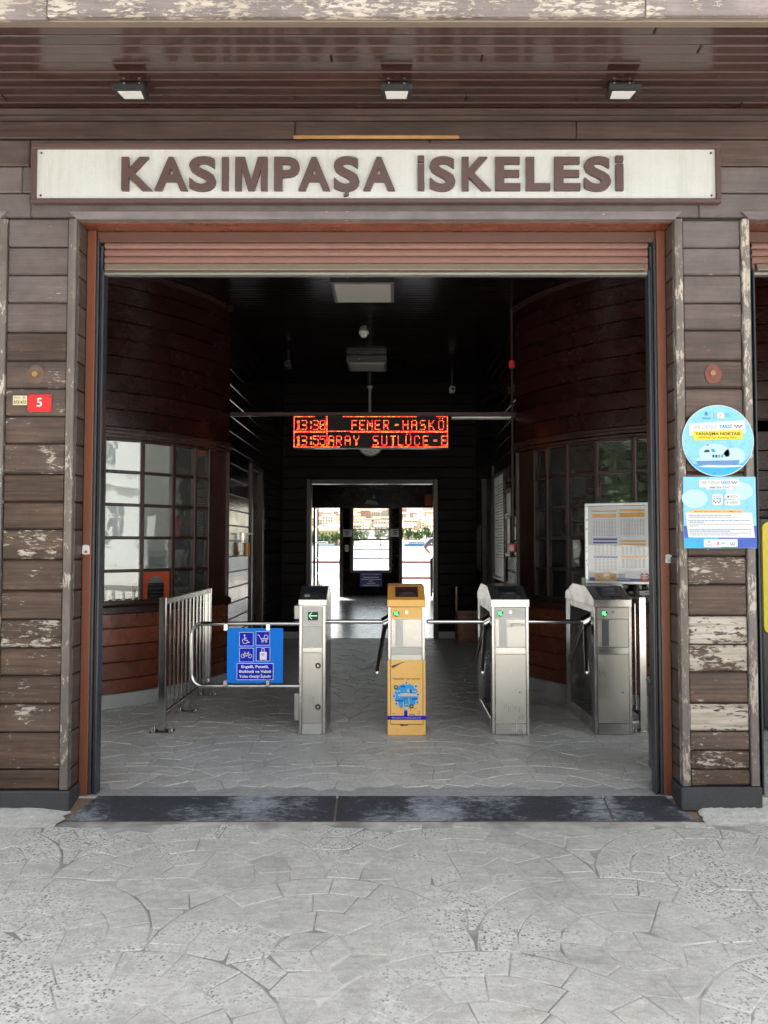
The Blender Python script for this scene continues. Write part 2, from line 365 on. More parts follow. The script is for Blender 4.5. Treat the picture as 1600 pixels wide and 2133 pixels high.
def ramp_mat():
    t = NT('scuffed_black_ramp'); p = t.pos((2.5, 7, 7)); q = t.pos()
    a = t.noise(p, 6.5, 10, .82, .2); b = t.noise(q, 1.9, 2)
    m = t.math('MULTIPLY', t.math('SUBTRACT', t.math('ADD', t.math('MULTIPLY', a, .6), t.math('MULTIPLY', b, .5)), .53), 7, True)
    sp = t.ramp(t.noise(t.pos((26, 90, 90)), 2.0, 4, .75, 1.5), (.60, (0, 0, 0)), (.66, (1, 1, 1)))
    col = t.mix(t.math('MULTIPLY', m, .72), c4(.032, .034, .040), c4(.42, .45, .49)); col = t.mix(t.math('MULTIPLY', sp, .35), col, c4(.4, .4, .4))
    t.setb(Base_Color=col, Roughness=.62); t.bump(t.noise(q, 70, 5, .7), .5, .004); return t.mat
M['ramp'] = ramp_mat()
def water_mat():
    t = NT('harbour_water'); p = t.pos((.25, 1, 1))
    t.setb(Base_Color=c4(.10, .17, .18), Roughness=.12, Specular_IOR_Level=.6)
    t.bump(t.math('ADD', t.noise(p, 1.3, 6, .65), t.noise(p, .22, 3)), 1.0, .6); return t.mat
M['water'] = water_mat()
M['led_red'] = paint('red_led', (.25, .01, .01), .5, emit=(1, .030, .02), es=.95); M['led_orange'] = paint('orange_led', (.3, .08, .01), .5, emit=(1, .20, .03), es=1.1)
def led_face():
    t = NT('led_panel_face'); t.setb(Base_Color=c4(.008, .004, .005), Roughness=.6, Specular_IOR_Level=.2); return t.mat
M['led_face'] = led_face()
def leaf(name, a, b):
    t = NT(name); n = t.noise(t.pos(), 1.7, 3); rnd = t.n('NewGeometry').outputs['Random Per Island']
    t.setb(Base_Color=t.mix(t.math('ADD', t.math('MULTIPLY', n, .5), t.math('MULTIPLY', rnd, .5)), c4(*a), c4(*b)), Roughness=.6)
    return t.mat
M['leaf'] = leaf('deciduous_leaves', (.035, .075, .018), (.10, .16, .04)); M['leaf_dark'] = leaf('dark_leaves', (.02, .05, .018), (.06, .10, .035))
M['leaf_far'] = leaf('sunny_leaves', (.06, .12, .03), (.15, .21, .05)); M['bark'] = paint('bark', (.09, .07, .05), .9, .3)

# ------------------------------------------------------------------ lettering and flat print
_font_cache = {}
def glyphs(txt, offset=0.0, extrude=0.0, res=3):
    key = (txt, offset, extrude, res)
    if key not in _font_cache:
        cu = bpy.data.curves.new('t', 'FONT'); cu.body = txt; cu.size = 1; cu.offset = offset; cu.extrude = extrude; cu.resolution_u = res; cu.fill_mode = 'BOTH'
        ob = bpy.data.objects.new('t', cu); COL.objects.link(ob)
        dg = bpy.context.evaluated_depsgraph_get()
        me = bpy.data.meshes.new_from_object(ob.evaluated_get(dg))
        vs = [tuple(v.co) for v in me.vertices]; fs = [tuple(p.vertices) for p in me.polygons]
        bpy.data.objects.remove(ob); bpy.data.curves.remove(cu); bpy.data.meshes.remove(me)
        _font_cache[key] = (vs, fs)
    return _font_cache[key]
class Print:
    """flat print on a board: u to the right, v up, n outwards"""
    def __init__(s, o, u, v):
        s.o = Vector(o); s.u = Vector(u).normalized(); s.v = Vector(v).normalized(); s.n = s.u.cross(s.v); s.mb = MB(); s.mats = []
    def mi(s, m):
        if M[m] not in s.mats: s.mats.append(M[m])
        return s.mats.index(M[m])
    def at(s, u, v, l): return s.o + s.u * u + s.v * v + s.n * (.0006 * l + .0004)
    def poly(s, pts, m, l=1): s.mb.add([s.at(a, b, l) for a, b in pts], [list(range(len(pts)))], s.mi(m)); return s
    def rect(s, u0, v0, u1, v1, m, l=1): return s.poly([(u0, v0), (u1, v0), (u1, v1), (u0, v1)], m, l)
    def disc(s, u, v, r, m, l=1, n=28, ry=None):
        ry = ry or r; return s.poly([(u + r * math.cos(2 * math.pi * i / n), v + ry * math.sin(2 * math.pi * i / n)) for i in range(n)], m, l)
    def ring(s, u, v, r, w, m, l=1, n=24, a0=0, a1=360):
        k = [R_(a0 + (a1 - a0) * i / n) for i in range(n + 1)]
        for i in range(n):
            A, B = k[i], k[i + 1]
            s.poly([(u + (r - w) * math.cos(A), v + (r - w) * math.sin(A)), (u + r * math.cos(A), v + r * math.sin(A)), (u + r * math.cos(B), v + r * math.sin(B)), (u + (r - w) * math.cos(B), v + (r - w) * math.sin(B))], m, l)
        return s
    def line(s, pts, w, m, l=1):
        for (a, b), (c, d) in zip(pts[:-1], pts[1:]):
            e = math.hypot(c - a, d - b) or 1; nx, ny = -(d - b) / e * w / 2, (c - a) / e * w / 2; tx, ty = (c - a) / e * w * .3, (d - b) / e * w * .3
            s.poly([(a - nx - tx, b - ny - ty), (c - nx + tx, d - ny + ty), (c + nx + tx, d + ny + ty), (a + nx - tx, b + ny - ty)], m, l)
        return s
    def rrect(s, u0, v0, u1, v1, r, m, l=1):
        pts = []
        for cx, cy_, a in ((u1 - r, v1 - r, 0), (u0 + r, v1 - r, 90), (u0 + r, v0 + r, 180), (u1 - r, v0 + r, 270)):
            pts += [(cx + r * math.cos(R_(a + 30 * i)), cy_ + r * math.sin(R_(a + 30 * i))) for i in range(4)]
        return s.poly(pts, m, l)
    def text(s, txt, u0, v0, u1, h, m, l=2, bold=.0, skew=0.0, fit=True, tilt=0.0):
        vs, fs = glyphs(txt, bold, 0, 2)
        if not vs: return s
        x0 = min(v[0] for v in vs); x1 = max(v[0] for v in vs); k = h / .727
        sx = (u1 - u0) / (x1 - x0) if fit else k
        ct, st = math.cos(tilt), math.sin(tilt)
        out = []
        for v in vs:
            a = (v[0] - x0) * sx + v[1] * k * skew; b = v[1] * k
            out.append(s.at(u0 + a * ct - b * st, v0 + a * st + b * ct, l))
        s.mb.add(out, fs, s.mi(m)); return s
    def done(s, name, parent): return part(name, s.mb, s.mats, parent)

# ================================================================== the setting
YF, YG, YB, YL = 4.20, 4.33, 11.40, 20.30          # facade, shutter guides, back wall of the hall, louvred wall
ZG, ZQ, ZW = -.06, -.05, -.85                       # ground outside, quay, water
SOF = PZ(235, YF); LINT = PZ(459, YF); CEIL = 3.80
HX0, HX1 = -1.658, 1.235                            # side walls of the hall
CXM = -.2115; RB = 2.12; PH = 75
CL = Vector((HX0 - RB * math.sin(R_(PH)), 7.72 + RB * math.cos(R_(PH))))
CR = Vector((HX1 + RB * math.sin(R_(PH)), 7.72 + RB * math.cos(R_(PH))))
def arc(phi, side, r=RB):
    C = CL if side < 0 else CR
    return Vector((C.x - side * r * math.sin(R_(phi)), C.y - r * math.cos(R_(phi))))

g = MB(); g.box(-420, 420, -420, YL + 11.6, -1.6, ZG - .012)
tag(part('ground', g, stone('forecourt_concrete', (.56, .54, .49), False, (.8, .95))), kind='structure')
q = MB(); q.box(-60, 60, YL + .12, YL + 11.6, ZG - .008, ZQ)
quay = tag(part('quay', q, M['quay']), kind='structure')
for i in range(-7, 8):                                # kerb stones along the quay edge
    k = MB(); k.cbox(i * 1.2 + .01, i * 1.2 + 1.19, YL + 10.9, YL + 11.62, ZQ - .2, ZQ + .03, .02); part('kerb_stone', k, M['concrete'], quay)
w = MB(); w.add([(-3000, YL + 11.5, ZW), (3000, YL + 11.5, ZW), (3000, 760, ZW), (-3000, 760, ZW)], [(0, 1, 2, 3)])
tag(part('water', w, M['water']), kind='structure')

# --- fan-laid stamped stones -------------------------------------------------
def clip(poly, C, r):
    """keep what lies outside the circle, cut along its tangent nearest the piece"""
    cx = sum(p[0] for p in poly) / len(poly); cyy = sum(p[1] for p in poly) / len(poly)
    n = Vector((cx - C[0], cyy - C[1])); n.normalize()
    f = lambda p: (p[0] - C[0]) * n.x + (p[1] - C[1]) * n.y - r
    out = []
    for i, p in enumerate(poly):
        q_ = poly[(i + 1) % len(poly)]; a, b = f(p), f(q_)
        if a >= 0: out.append(p)
        if (a >= 0) != (b >= 0): t = a / (a - b); out.append((p[0] + (q_[0] - p[0]) * t, p[1] + (q_[1] - p[1]) * t))
    return out
def area(p): return .5 * abs(sum(p[i][0] * p[(i + 1) % len(p)][1] - p[(i + 1) % len(p)][0] * p[i][1] for i in range(len(p))))
def fan_cells(x0, x1, y0, y1, R=.60, rings=4, gap=.0055, ph=(0.0, 0.0), rs=1):
    rnd = random.Random(rs); cells = []; dr = R / rings
    for j in range(int((y0 - ph[1]) / R) - 2, int((y1 - ph[1]) / R) + 3):
        for i in range(int((x0 - ph[0]) / (2 * R)) - 2, int((x1 - ph[0]) / (2 * R)) + 3):
            cx = ph[0] + i * 2 * R + (R if j % 2 else 0); cyy = ph[1] + j * R
            fr = [(cx - R, cyy - R), (cx + R, cyy - R)]
            for k in range(rings):
                a, b = k * dr, (k + 1) * dr; n = max(3, round(2 * math.pi * (a + b) / 2 / .20)); of = rnd.random() * 6.3
                ja = [of + 2 * math.pi * (q_ + rnd.uniform(-.16, .16)) / n for q_ in range(n)]
                for q_ in range(n):
                    A, B = ja[q_], ja[(q_ + 1) % n] + (2 * math.pi if q_ == n - 1 else 0)
                    ri, ro = a + gap / 2, b - gap / 2; rm = (ri + ro) / 2; am = (A + B) / 2
                    c = (cx + rm * math.cos(am), cyy + rm * math.sin(am))
                    if not (x0 < c[0] < x1 and y0 < c[1] < y1): continue
                    if any(math.hypot(c[0] - f[0], c[1] - f[1]) < R - dr * .48 for f in fr): continue
                    ga, gb = gap / 2 / max(ri, .03), gap / 2 / ro
                    po = [(cx + ro * math.cos(t), cyy + ro * math.sin(t)) for t in (A + gb, am, B - gb)]
                    pi_ = [(cx + ri * math.cos(t), cyy + ri * math.sin(t)) for t in ((B - ga, A + ga) if k else (am,))]
                    pl = po + pi_
                    for f in fr:
                        if pl and any(math.hypot(p[0] - f[0], p[1] - f[1]) < R + gap / 2 for p in pl): pl = clip(pl, f, R + gap / 2)
                    if len(pl) >= 3 and area(pl) > .0006: cells.append(pl)
    return cells
def stone_mesh(mb, pl, z, rnd, ch=.0045, dep=.006):
    n = len(pl); cx = sum(p[0] for p in pl) / n; cyy = sum(p[1] for p in pl) / n
    tx, ty, dz = rnd.uniform(-.010, .010), rnd.uniform(-.010, .010), rnd.uniform(-.0012, .0012)
    top = []; out = []
    for x, y in pl:
        d = math.hypot(x - cx, y - cyy) or 1; k = max(0, 1 - ch / d * 1.3)
        top.append((cx + (x - cx) * k, cyy + (y - cyy) * k, z + dz + (x - cx) * tx + (y - cyy) * ty)); out.append((x, y, z - .0022))
    bot = [(x, y, z - dep) for x, y in pl]
    mb.add(top + out + bot, [list(range(n))] + [(i + n, (i + 1) % n + n, (i + 1) % n, i) for i in range(n)] + [(i + 2 * n, (i + 1) % n + 2 * n, (i + 1) % n + n, i + n) for i in range(n)])
def lay(parent, cells, z, mat, keep, seen, name='paving_stone'):
    rnd = random.Random(3); near = []; rest = []
    for pl in cells:
        c = (sum(p[0] for p in pl) / len(pl), sum(p[1] for p in pl) / len(pl))
        if not keep(*c): continue
        (near if seen(*c) else rest).append((c[1], pl))
    near.sort(key=lambda t: t[0]); rest += near[298:]; near = near[:298]
    for _, pl in near: m = MB(); stone_mesh(m, pl, z, rnd); part(name, m, mat, parent)
    m = MB()
    for _, pl in rest: stone_mesh(m, pl, z, rnd)
    if m.v: part(name + '_field', m, mat, parent, kind='stuff')
apron = MB(); apron.box(-7, 7, -3.2, YF + .10, ZG - .011, ZG - .0038)
apron = tag(part('pavement', apron, M['joint_out']), kind='structure')
lay(apron, fan_cells(-6.4, 6.4, -3, 4.02, ph=(-.30, .42)), ZG, M['stone_out'], lambda x, y: True,
    lambda x, y: y > 1.55 and abs((x + .03) / y) < .56)
hf = MB(); hf.box(-6.0, 5.6, YG - .02, YB + .02, ZG - .006, -.0038)
hall_floor = tag(part('hall_floor', hf, M['joint_in']), kind='structure')
def in_hall(x, y):
    if not (-5.9 < x < 5.5 and YG + .13 < y < YB - .05): return False
    if (Vector((x, y)) - CL).length < RB or (Vector((x, y)) - CR).length < RB: return False
    if x < CL.x or x > CR.x: return y < CL.y - RB
    return y < 7.72 or HX0 < x < HX1
lay(hall_floor, fan_cells(-6, 5.6, YG, YB, gap=.004, ph=(.25, .1), rs=5), 0, M['stone_in'], in_hall, lambda x, y: -.37 < x / y < .35)
wf = MB(); wf.box(-4.1, 3.7, YB + .02, YL + .12, ZG - .004, .0)
tag(part('waiting_room_floor', wf, M['terrazzo']), kind='structure')

# ================================================================== the terminal building
FT = empty('ferry_terminal', (CXM, YF, 0), label='brown timber ferry terminal with plank pilasters, round ticket bays and deep soffit', cat='building')
def cb(*a, b=.004): return MB().cbox(*a, b=b)
_pk = {}
def plank(parent, x0, x1, y0, y1, z0, z1, mat, b=.006, name='plank', **pr):
    """boards of one size share a mesh"""
    key = (round(x1 - x0, 3), round(y1 - y0, 3), round(z1 - z0, 3), mat, b)
    if key not in _pk:
        hx, hy, hz = (x1 - x0) / 2, (y1 - y0) / 2, (z1 - z0) / 2
        _pk[key] = MB().cbox(-hx, hx, -hy, hy, -hz, hz, b).mesh(name, M[mat])
    return inst(name, _pk[key], parent, ((x0 + x1) / 2, (y0 + y1) / 2, (z0 + z1) / 2), **pr)
LY = [455, 514, 572, 630, 692, 751, 809, 867, 924, 988, 1045, 1103, 1166, 1231, 1291, 1350, 1408, 1467, 1527, 1604, 1645]
RY = [457, 515, 573, 631, 687, 750, 808, 872, 930, 985, 1043, 1101, 1159, 1218, 1283, 1343, 1400, 1466, 1524, 1564, 1603, 1637]
LP = [.15, .2, .30, .22, .26, .36, .45, .30, .48, .10, .40, .45, .32, .30, .58, .50, .44, .42, .40, .46, .30]
RP = [.16, .22, .34, .32, .26, .26, .22, .15, .2, .2, .2, .3, .62, .28, .78, .72, .30, .80, .56, .58, .50]
PIL = {}
def pilaster(x0, x1, rows, peels, seed, jl=True, jr=True):
    """plank panel between two upright battens, jambs boarded, on a dark plinth"""
    rnd = random.Random(seed)
    xi0, xi1 = x0 + .043, x1 - .043
    core = part('pilaster', MB().box(x0 + .012, x1 - .012, YF + .018, YG + .06, -.03, LINT + .05), M['backing'], FT)
    zs = [PZ(y, YF) for y in rows]
    for i in range(len(zs) - 1):
        lo = zs[i + 1] + .0035; hi = zs[i] - .0035
        m = MB().cbox(xi0 + .002, xi1 - .002, YF + rnd.uniform(-.003, .002), YF + .03, lo, hi, .008)
        part('plank', m, M['plank'], core, peel=peels[i % len(peels)], fade=max(0, .85 - i / (len(zs) * .6)))  # upper rows greyer, the sky's reflection set into their colour
    zb = zs[-1]
    for a, b_ in ((x0, xi0), (xi1, x1)):
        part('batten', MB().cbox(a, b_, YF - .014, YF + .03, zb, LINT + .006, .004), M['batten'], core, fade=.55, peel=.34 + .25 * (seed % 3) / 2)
    for side, on in ((x0, jl), (x1, jr)):
        if not on: continue
        s_ = 1 if side == x0 else -1
        for i in range(len(zs) - 1):
            part('jamb_plank', MB().cbox(side + .0 if s_ > 0 else side - .016, side + .016 if s_ > 0 else side, YF + .032, YG + .035, zs[i + 1] + .004, zs[i] - .004, .005), M['planky'], core, peel=.15)
    part('plinth', MB().cbox(x0 - .012, x1 + .012, YF - .018, YG + .05, -.035, zb - .004, .006), M['plinth'], core)
    return core
XL0, XL1, XR0, XR1 = -2.185, -1.757, 1.557, 1.971
pilaster(XL0, XL1, LY, LP, 1); pilaster(XR0, XR1, RY, RP, 2)
pilaster(-5.75, -5.33, LY, LP[::-1], 3, jl=False); pilaster(5.15, 5.57, RY, RP[::-1], 4, jr=False)
# wall above the openings
wall = part('wall', MB().box(-5.75, 5.57, YF + .02, YG + .10, LINT + .052, SOF - .002), M['backing'], FT)
zz = [PZ(y, YF) for y in (290, 346, 402, 453)]
def run(parent, x0, x1, y0, y1, z0, z1, mat, cuts, name='plank', **pr):
    xs = [x0] + cuts + [x1]
    for a, b_ in zip(xs[:-1], xs[1:]): part(name, MB().cbox(a + .0012, b_ - .0012, y0, y1, z0, z1, .006), M[mat], parent, **pr)
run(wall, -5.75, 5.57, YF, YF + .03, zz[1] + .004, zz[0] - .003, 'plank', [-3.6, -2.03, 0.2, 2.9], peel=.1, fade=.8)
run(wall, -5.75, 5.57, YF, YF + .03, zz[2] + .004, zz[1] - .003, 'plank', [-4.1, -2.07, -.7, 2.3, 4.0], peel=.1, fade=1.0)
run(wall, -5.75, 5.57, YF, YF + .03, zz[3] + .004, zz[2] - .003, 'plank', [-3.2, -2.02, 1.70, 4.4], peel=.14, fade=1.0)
run(wall, -5.75, 5.57, YF - .008, YF + .03, zz[0] + .003, SOF - .05, 'frieze', [-3.0, -.55, 1.02, 3.7], name='frieze_board')
part('frieze_moulding', MB().prism([(YF - .008, SOF - .048), (YF - .03, SOF - .034), (YF - .022, SOF - .022), (YF - .05, SOF - .004), (YF + .02, SOF - .004), (YF + .02, SOF - .048)], 'x', -5.75, 5.57), M['frieze'], wall)
part('bare_strip', MB().cbox(PX(612, 290, YF), PX(956, 290, YF), YF - .022, YF - .009, zz[0] - .006, zz[0] + .013, .003), M['bare_stick'], wall)
for a, b_ in ((XL1 - .043, XR0 + .043), (-5.373, XL0 + .043), (XR1 - .043, 5.193)):     # head trim and lintel underside
    z = LINT
    t = MB(); t.add([(a, YF - .016, z + .044), (b_, YF - .016, z + .044), (b_ - .044, YF - .016, z), (a + .044, YF - .016, z), (a, YF + .03, z + .044), (b_, YF + .03, z + .044), (b_ - .044, YF + .03, z), (a + .044, YF + .03, z)],
                [(3, 2, 1, 0), (0, 1, 5, 4), (2, 3, 7, 6), (1, 2, 6, 5), (3, 0, 4, 7)])
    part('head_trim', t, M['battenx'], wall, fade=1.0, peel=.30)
    part('lintel_board', MB().cbox(a + .044, b_ - .044, YF + .031, YG + .10, z - .002, z + .05, .003), M['red_plank'], wall)
# soffit
ys0 = 3.478
soff = part('soffit', MB().box(-6.4, 6.2, ys0 - .03, YF + .02, SOF + .02, SOF + .06), M['backing'], FT)
nb = 10; bw = (YF - .03 - ys0) / nb; rnd = random.Random(5)
for i in range(nb):
    cuts = sorted(rnd.uniform(-5, 5) for _ in range(3)); cuts = [c for j_, c in enumerate(cuts) if j_ == 0 or c - cuts[j_ - 1] > .6]
    run(soff, -6.4, 6.2, ys0 + i * bw + .0025, ys0 + (i + 1) * bw - .0025, SOF + rnd.uniform(-.0015, .0015), SOF + .025, 'soffit', cuts, name='soffit_board')
fas = part('fascia', MB().box(-6.4, 6.2, ys0 - .05, ys0 - .028, SOF + .01, SOF + .48), M['backing'], FT)
for a, b_, dz in ((-6.4, PX(112, 30, ys0), -.014), (PX(112, 30, ys0) + .004, PX(1333, 30, ys0), 0), (PX(1333, 30, ys0) + .004, 6.2, .006)):
    part('fascia_board', MB().cbox(a, b_, ys0 - .078, ys0 - .051, SOF - .008 + dz, SOF + .46, .004), M['fascia'], fas, peel=.66)
part('drip_edge', MB().cbox(-6.4, 6.2, ys0 - .050, ys0 - .006, SOF - .014, SOF + .008, .004), M['shutter_bar'], fas)
part('roof', MB().prism([(ys0 - .16, SOF + .48), (YL + .6, SOF + .75), (YL + .6, SOF + .90), (ys0 - .16, SOF + .56)], 'x', -6.5, 6.3), M['plinth'], FT)
# outer shell
sh = MB(); sh.box(5.57, 5.72, YF + .02, YB + .2, ZG, SOF + .5)
part('side_wall', sh, M['dark'], FT)
sh = MB(); W0, W1 = 6.6, 9.2                                                   # side wall; unseen opening added to let daylight into the left office
sh.box(-5.90, -5.751, YF + .02, W0, ZG, SOF + .5); sh.box(-5.90, -5.751, W1, YB + .2, ZG, SOF + .5)
sh.box(-5.90, -5.751, W0, W1, ZG, .8); sh.box(-5.90, -5.751, W0, W1, 3.0, SOF + .5)
part('side_wall', sh, M['dark'], FT)

# --- round ticket bays -------------------------------------------------------
def arc_plank(side, z0, z1, r, th, p0, p1, n=13, ch=.006):
    ps = [p0 + (p1 - p0) * i / n for i in range(n + 1)]; mb = MB()
    prof = [(0, z0), (0, z1 - ch), (-ch, z1), (-th, z1), (-th, z0)]              # r offset (outwards +), z
    ring = [[(*arc(p, side, r + dr_), z) for dr_, z in prof] for p in ps]; k = len(prof)
    for j in range(k):                                                            # each strip keeps its own edge, smooth along the curve
        vs = [g_[q_] for g_ in ring for q_ in (j, (j + 1) % k)]
        fs = [(2 * i, 2 * i + 2, 2 * i + 3, 2 * i + 1) for i in range(n)]
        mb.add(vs, fs if side < 0 else [f[::-1] for f in fs], 0, True)
    mb.add(ring[0], [list(range(k))]); mb.add(ring[-1], [list(range(k))])
    return mb
MUN = [18.0, 26.8, 35.5, 44.8, 53.4, 60.5, 66.0]
SILL, HEAD = .875, 2.31
ROWS = [SILL + (HEAD - SILL) * i / 5 for i in range(6)]
def bay(side):
    n_ = 'curved_wall'
    core = part(n_, arc_plank(side, 0, SILL - .03, RB - .03, .06, -2, PH), M['backing'], FT)
    up = part(n_, arc_plank(side, HEAD + .09, CEIL, RB - .03, .06, -2, PH), M['backing'], FT)
    part('skirting', arc_plank(side, .0, .115, RB + .012, .05, 0, PH - 1), M['skirting'], core)
    low = [.118, .24, .385, .53, .675, .80]
    for a, b_ in zip(low[:-1], low[1:]): part('plank', arc_plank(side, a + .004, b_ - .004, RB, .04, 0, PH), M['red_plank'], core)
    part('window_sill', arc_plank(side, SILL - .072, SILL - .004, RB + .035, .12, 14, PH, ch=.02), M['darkz'], core)
    nrow = 9; hz = (CEIL - HEAD - .10) / nrow
    for i in range(nrow):
        a = HEAD + .10 + i * hz
        part('plank', arc_plank(side, a + .003, a + hz - .003, RB + (.002 if i % 2 else 0), .04, 0, PH), M['dark'], up)
    part('cornice', arc_plank(side, CEIL - .05, CEIL - .002, RB + .03, .06, 0, PH), M['darkz'], up)
    for dz, dr_, th in ((0, .02, .05), (.034, .035, .06), (.066, .012, .05)):
        part('window_head_moulding', arc_plank(side, HEAD + .002 + dz, HEAD + .03 + dz, RB + dr_, th, 14, PH), M['darkz'], up)
    # solid boarding beside the window
    for i in range(9):
        a = SILL + (HEAD - SILL) * i / 9; b_ = SILL + (HEAD - SILL) * (i + 1) / 9
        part('plank', arc_plank(side, a + .003, b_ - .003, RB, .05, 0, MUN[0] - 1, n=4), M['dark'], core)
    # window
    win = part('bay_window', arc_plank(side, SILL - .003, SILL + .03, RB - .005, .07, MUN[0] - 1, MUN[-1] + 1, n=8), M['darkz'], FT)
    for p in MUN:
        a = arc(p, side, RB - .03); c, s_ = math.cos(R_(p)), math.sin(R_(p)); hw, hd = .018, .030
        if p == MUN[-1]: hw = .022
        m = MB().cbox(-hw, hw, -hd, hd, SILL + .03, HEAD, .005); m.xform(Matrix.Translation((a.x, a.y, 0)) @ Matrix.Rotation(R_(p) * (1 if side < 0 else -1), 4, 'Z'))
        part('mullion', m, M['darkz'], win)
    rnd = random.Random(11 + side)
    for i in range(len(MUN) - 1):
        A, B = arc(MUN[i], side, RB - .034), arc(MUN[i + 1], side, RB - .034)
        d = (B - A); L = d.length; ang = math.atan2(d.y, d.x); mid = (A + B) / 2
        for j, z in enumerate(ROWS):
            if j == 0: continue
            hh = .014 if j < 5 else .02
            m = MB().cbox(-L / 2 + .017, L / 2 - .017, -.022, .022, z - hh, z + hh if j < 5 else z + .004, .004); m.xform(Matrix.Translation((mid.x, mid.y, 0)) @ Matrix.Rotation(ang, 4, 'Z'))
            part('glazing_bar', m, M['darkz'], win)
        for j in range(5):
            z0, z1 = ROWS[j] + (.032 if j == 0 else .016), ROWS[j + 1] - .016
            if side < 0 and i == 3 and j == 0:                                    # red hatch with its arched opening
                pts = [(-L / 2 + .02, z0), (-L / 2 + .02, z1), (L / 2 - .02, z1), (L / 2 - .02, z0), (.085, z0)]
                zc = z0 + .115; arch = [(.085 * math.cos(R_(t)), zc + .085 * math.sin(R_(t))) for t in range(0, 181, 15)]
                pl = MB(); T = Matrix.Translation((mid.x, mid.y, 0)) @ Matrix.Rotation(ang, 4, 'Z')
                quads = []
                outer = [(L / 2 - .02, z0), (L / 2 - .02, zc)] + [(L / 2 - .02 - (L - .04) * k / 10, z1) for k in range(11)] + [(-L / 2 + .02, zc), (-L / 2 + .02, z0)]
                inner = [(.085, z0), (.085, zc)] + [(.085 * math.cos(R_(18 * k)), zc + .085 * math.sin(R_(18 * k))) for k in range(11)] + [(-.085, zc), (-.085, z0)]
                for yy in (-.006, .006):
                    pl.add([(p[0], yy, p[1]) for p in outer] + [(p[0], yy, p[1]) for p in inner], [(k, k + 1, len(outer) + k + 1, len(outer) + k) for k in range(len(outer) - 1)])
                part('hatch_panel', pl.xform(T), M['red_panel'], win); continue
            m = MB().box(-L / 2 + .012, L / 2 - .012, -.002, .002, z0 - .01, z1 + .01)
            m.xform(Matrix.Translation((mid.x, mid.y, 0)) @ Matrix.Rotation(ang + rnd.uniform(-.012, .012) + (side * R_(5) if i == 2 else 0), 4, 'Z') @ Matrix.Translation((0, 0, (z0 + z1) / 2)) @ Matrix.Rotation(rnd.uniform(-.01, .01), 4, 'X') @ Matrix.Translation((0, 0, -(z0 + z1) / 2)))
            part('pane', m, M['glass'], win)
    m = arc_plank(side, SILL + .0, HEAD, RB - .02, .05, MUN[-1] + 1.2, PH - .6, n=3); part('window_jamb', m, M['darkz'], win)
    # straight front of the ticket office beyond the round part
    a = arc(0, side); xo = -5.75 if side < 0 else 5.57
    x0, x1 = min(a.x, xo), max(a.x, xo)
    fr = part('office_front', MB().box(x0, x1, a.y + .03, a.y + .08, 0, CEIL), M['backing'], FT)
    n = 24
    for i in range(n):
        z0 = CEIL * i / n; plank(fr, x0, x1, a.y, a.y + .03, z0 + .003, z0 + CEIL / n - .003, 'dark')
bay(-1); bay(1)

# --- side walls, back wall, ceiling ------------------------------------------
NR = 24; RZ = CEIL / NR
def side_wall(x, s_, segs, doors):
    core = MB()
    for y0, y1, z0, z1 in segs: core.box(min(x, x + s_ * .10) + s_ * .031, max(x, x + s_ * .10) + s_ * .031, y0, y1, z0, z1)
    w_ = part('hall_wall', core, M['backing'], FT)
    for i in range(NR):
        z0, z1 = i * RZ, (i + 1) * RZ; spans = [(7.725, YB - .002)]
        for dy0, dy1, dz in doors:
            if z0 < dz - .02:
                nxt = []
                for a, b_ in spans:
                    if dy0 > a: nxt.append((a, min(b_, dy0)))
                    if dy1 < b_: nxt.append((max(a, dy1), b_))
                spans = nxt
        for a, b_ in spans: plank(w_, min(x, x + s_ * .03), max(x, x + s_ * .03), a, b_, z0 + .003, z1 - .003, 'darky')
    for dy0, dy1, dz in doors:
        for yy in (dy0 - .001, dy1 - .069): part('door_frame', cb(min(x - s_ * .02, x + s_ * .1), max(x - s_ * .02, x + s_ * .1), yy, yy + .07, 0, dz, b=.006), M['darkz'], w_)
        part('door_frame', cb(min(x - s_ * .02, x + s_ * .1), max(x - s_ * .02, x + s_ * .1), dy0 + .07, dy1 - .07, dz - .07, dz, b=.006), M['darkz'], w_)
        part('door', cb(min(x + s_ * .05, x + s_ * .09), max(x + s_ * .05, x + s_ * .09), dy0 + .07, dy1 - .07, .005, dz - .072, b=.004), M['darkz'], w_)
    part('corner_post', cb(min(x - s_ * .006, x + s_ * .08), max(x - s_ * .006, x + s_ * .08), 7.70, 7.722, SILL, HEAD + .08), M['darkz'], w_)
    return w_
side_wall(HX0, -1, [(7.74, 8.80, 0, CEIL), (9.72, YB, 0, CEIL), (8.80, 9.72, 2.30, CEIL)], [(8.86, 9.66, 2.33)])
side_wall(HX1, 1, [(7.74, 9.42, 0, CEIL), (10.72, YB, 0, CEIL), (9.42, 10.72, 2.34, CEIL)], [(9.48, 10.66, 2.36)])
DX0, DX1, DZ = PX(648, 1100, YB), PX(903, 1100, YB), PZ(1008, YB)
core = MB(); core.box(-5.75, DX0 - .02, YB + .03, YB + .13, 0, CEIL + .3); core.box(DX1 + .02, 5.57, YB + .03, YB + .13, 0, CEIL + .3); core.box(DX0 - .02, DX1 + .02, YB + .03, YB + .13, DZ + .02, CEIL + .3)
bw_ = part('back_wall', core, M['backing'], FT)
for i in range(NR):
    z0, z1 = i * RZ, (i + 1) * RZ
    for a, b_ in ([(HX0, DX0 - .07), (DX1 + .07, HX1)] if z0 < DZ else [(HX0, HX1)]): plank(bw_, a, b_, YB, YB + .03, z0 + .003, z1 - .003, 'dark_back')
for a, b_ in ((HX0, DX0 - .07), (DX1 + .07, HX1)): part('skirting', cb(a, b_, YB - .015, YB - .001, 0, .10), M['skirting'], bw_)
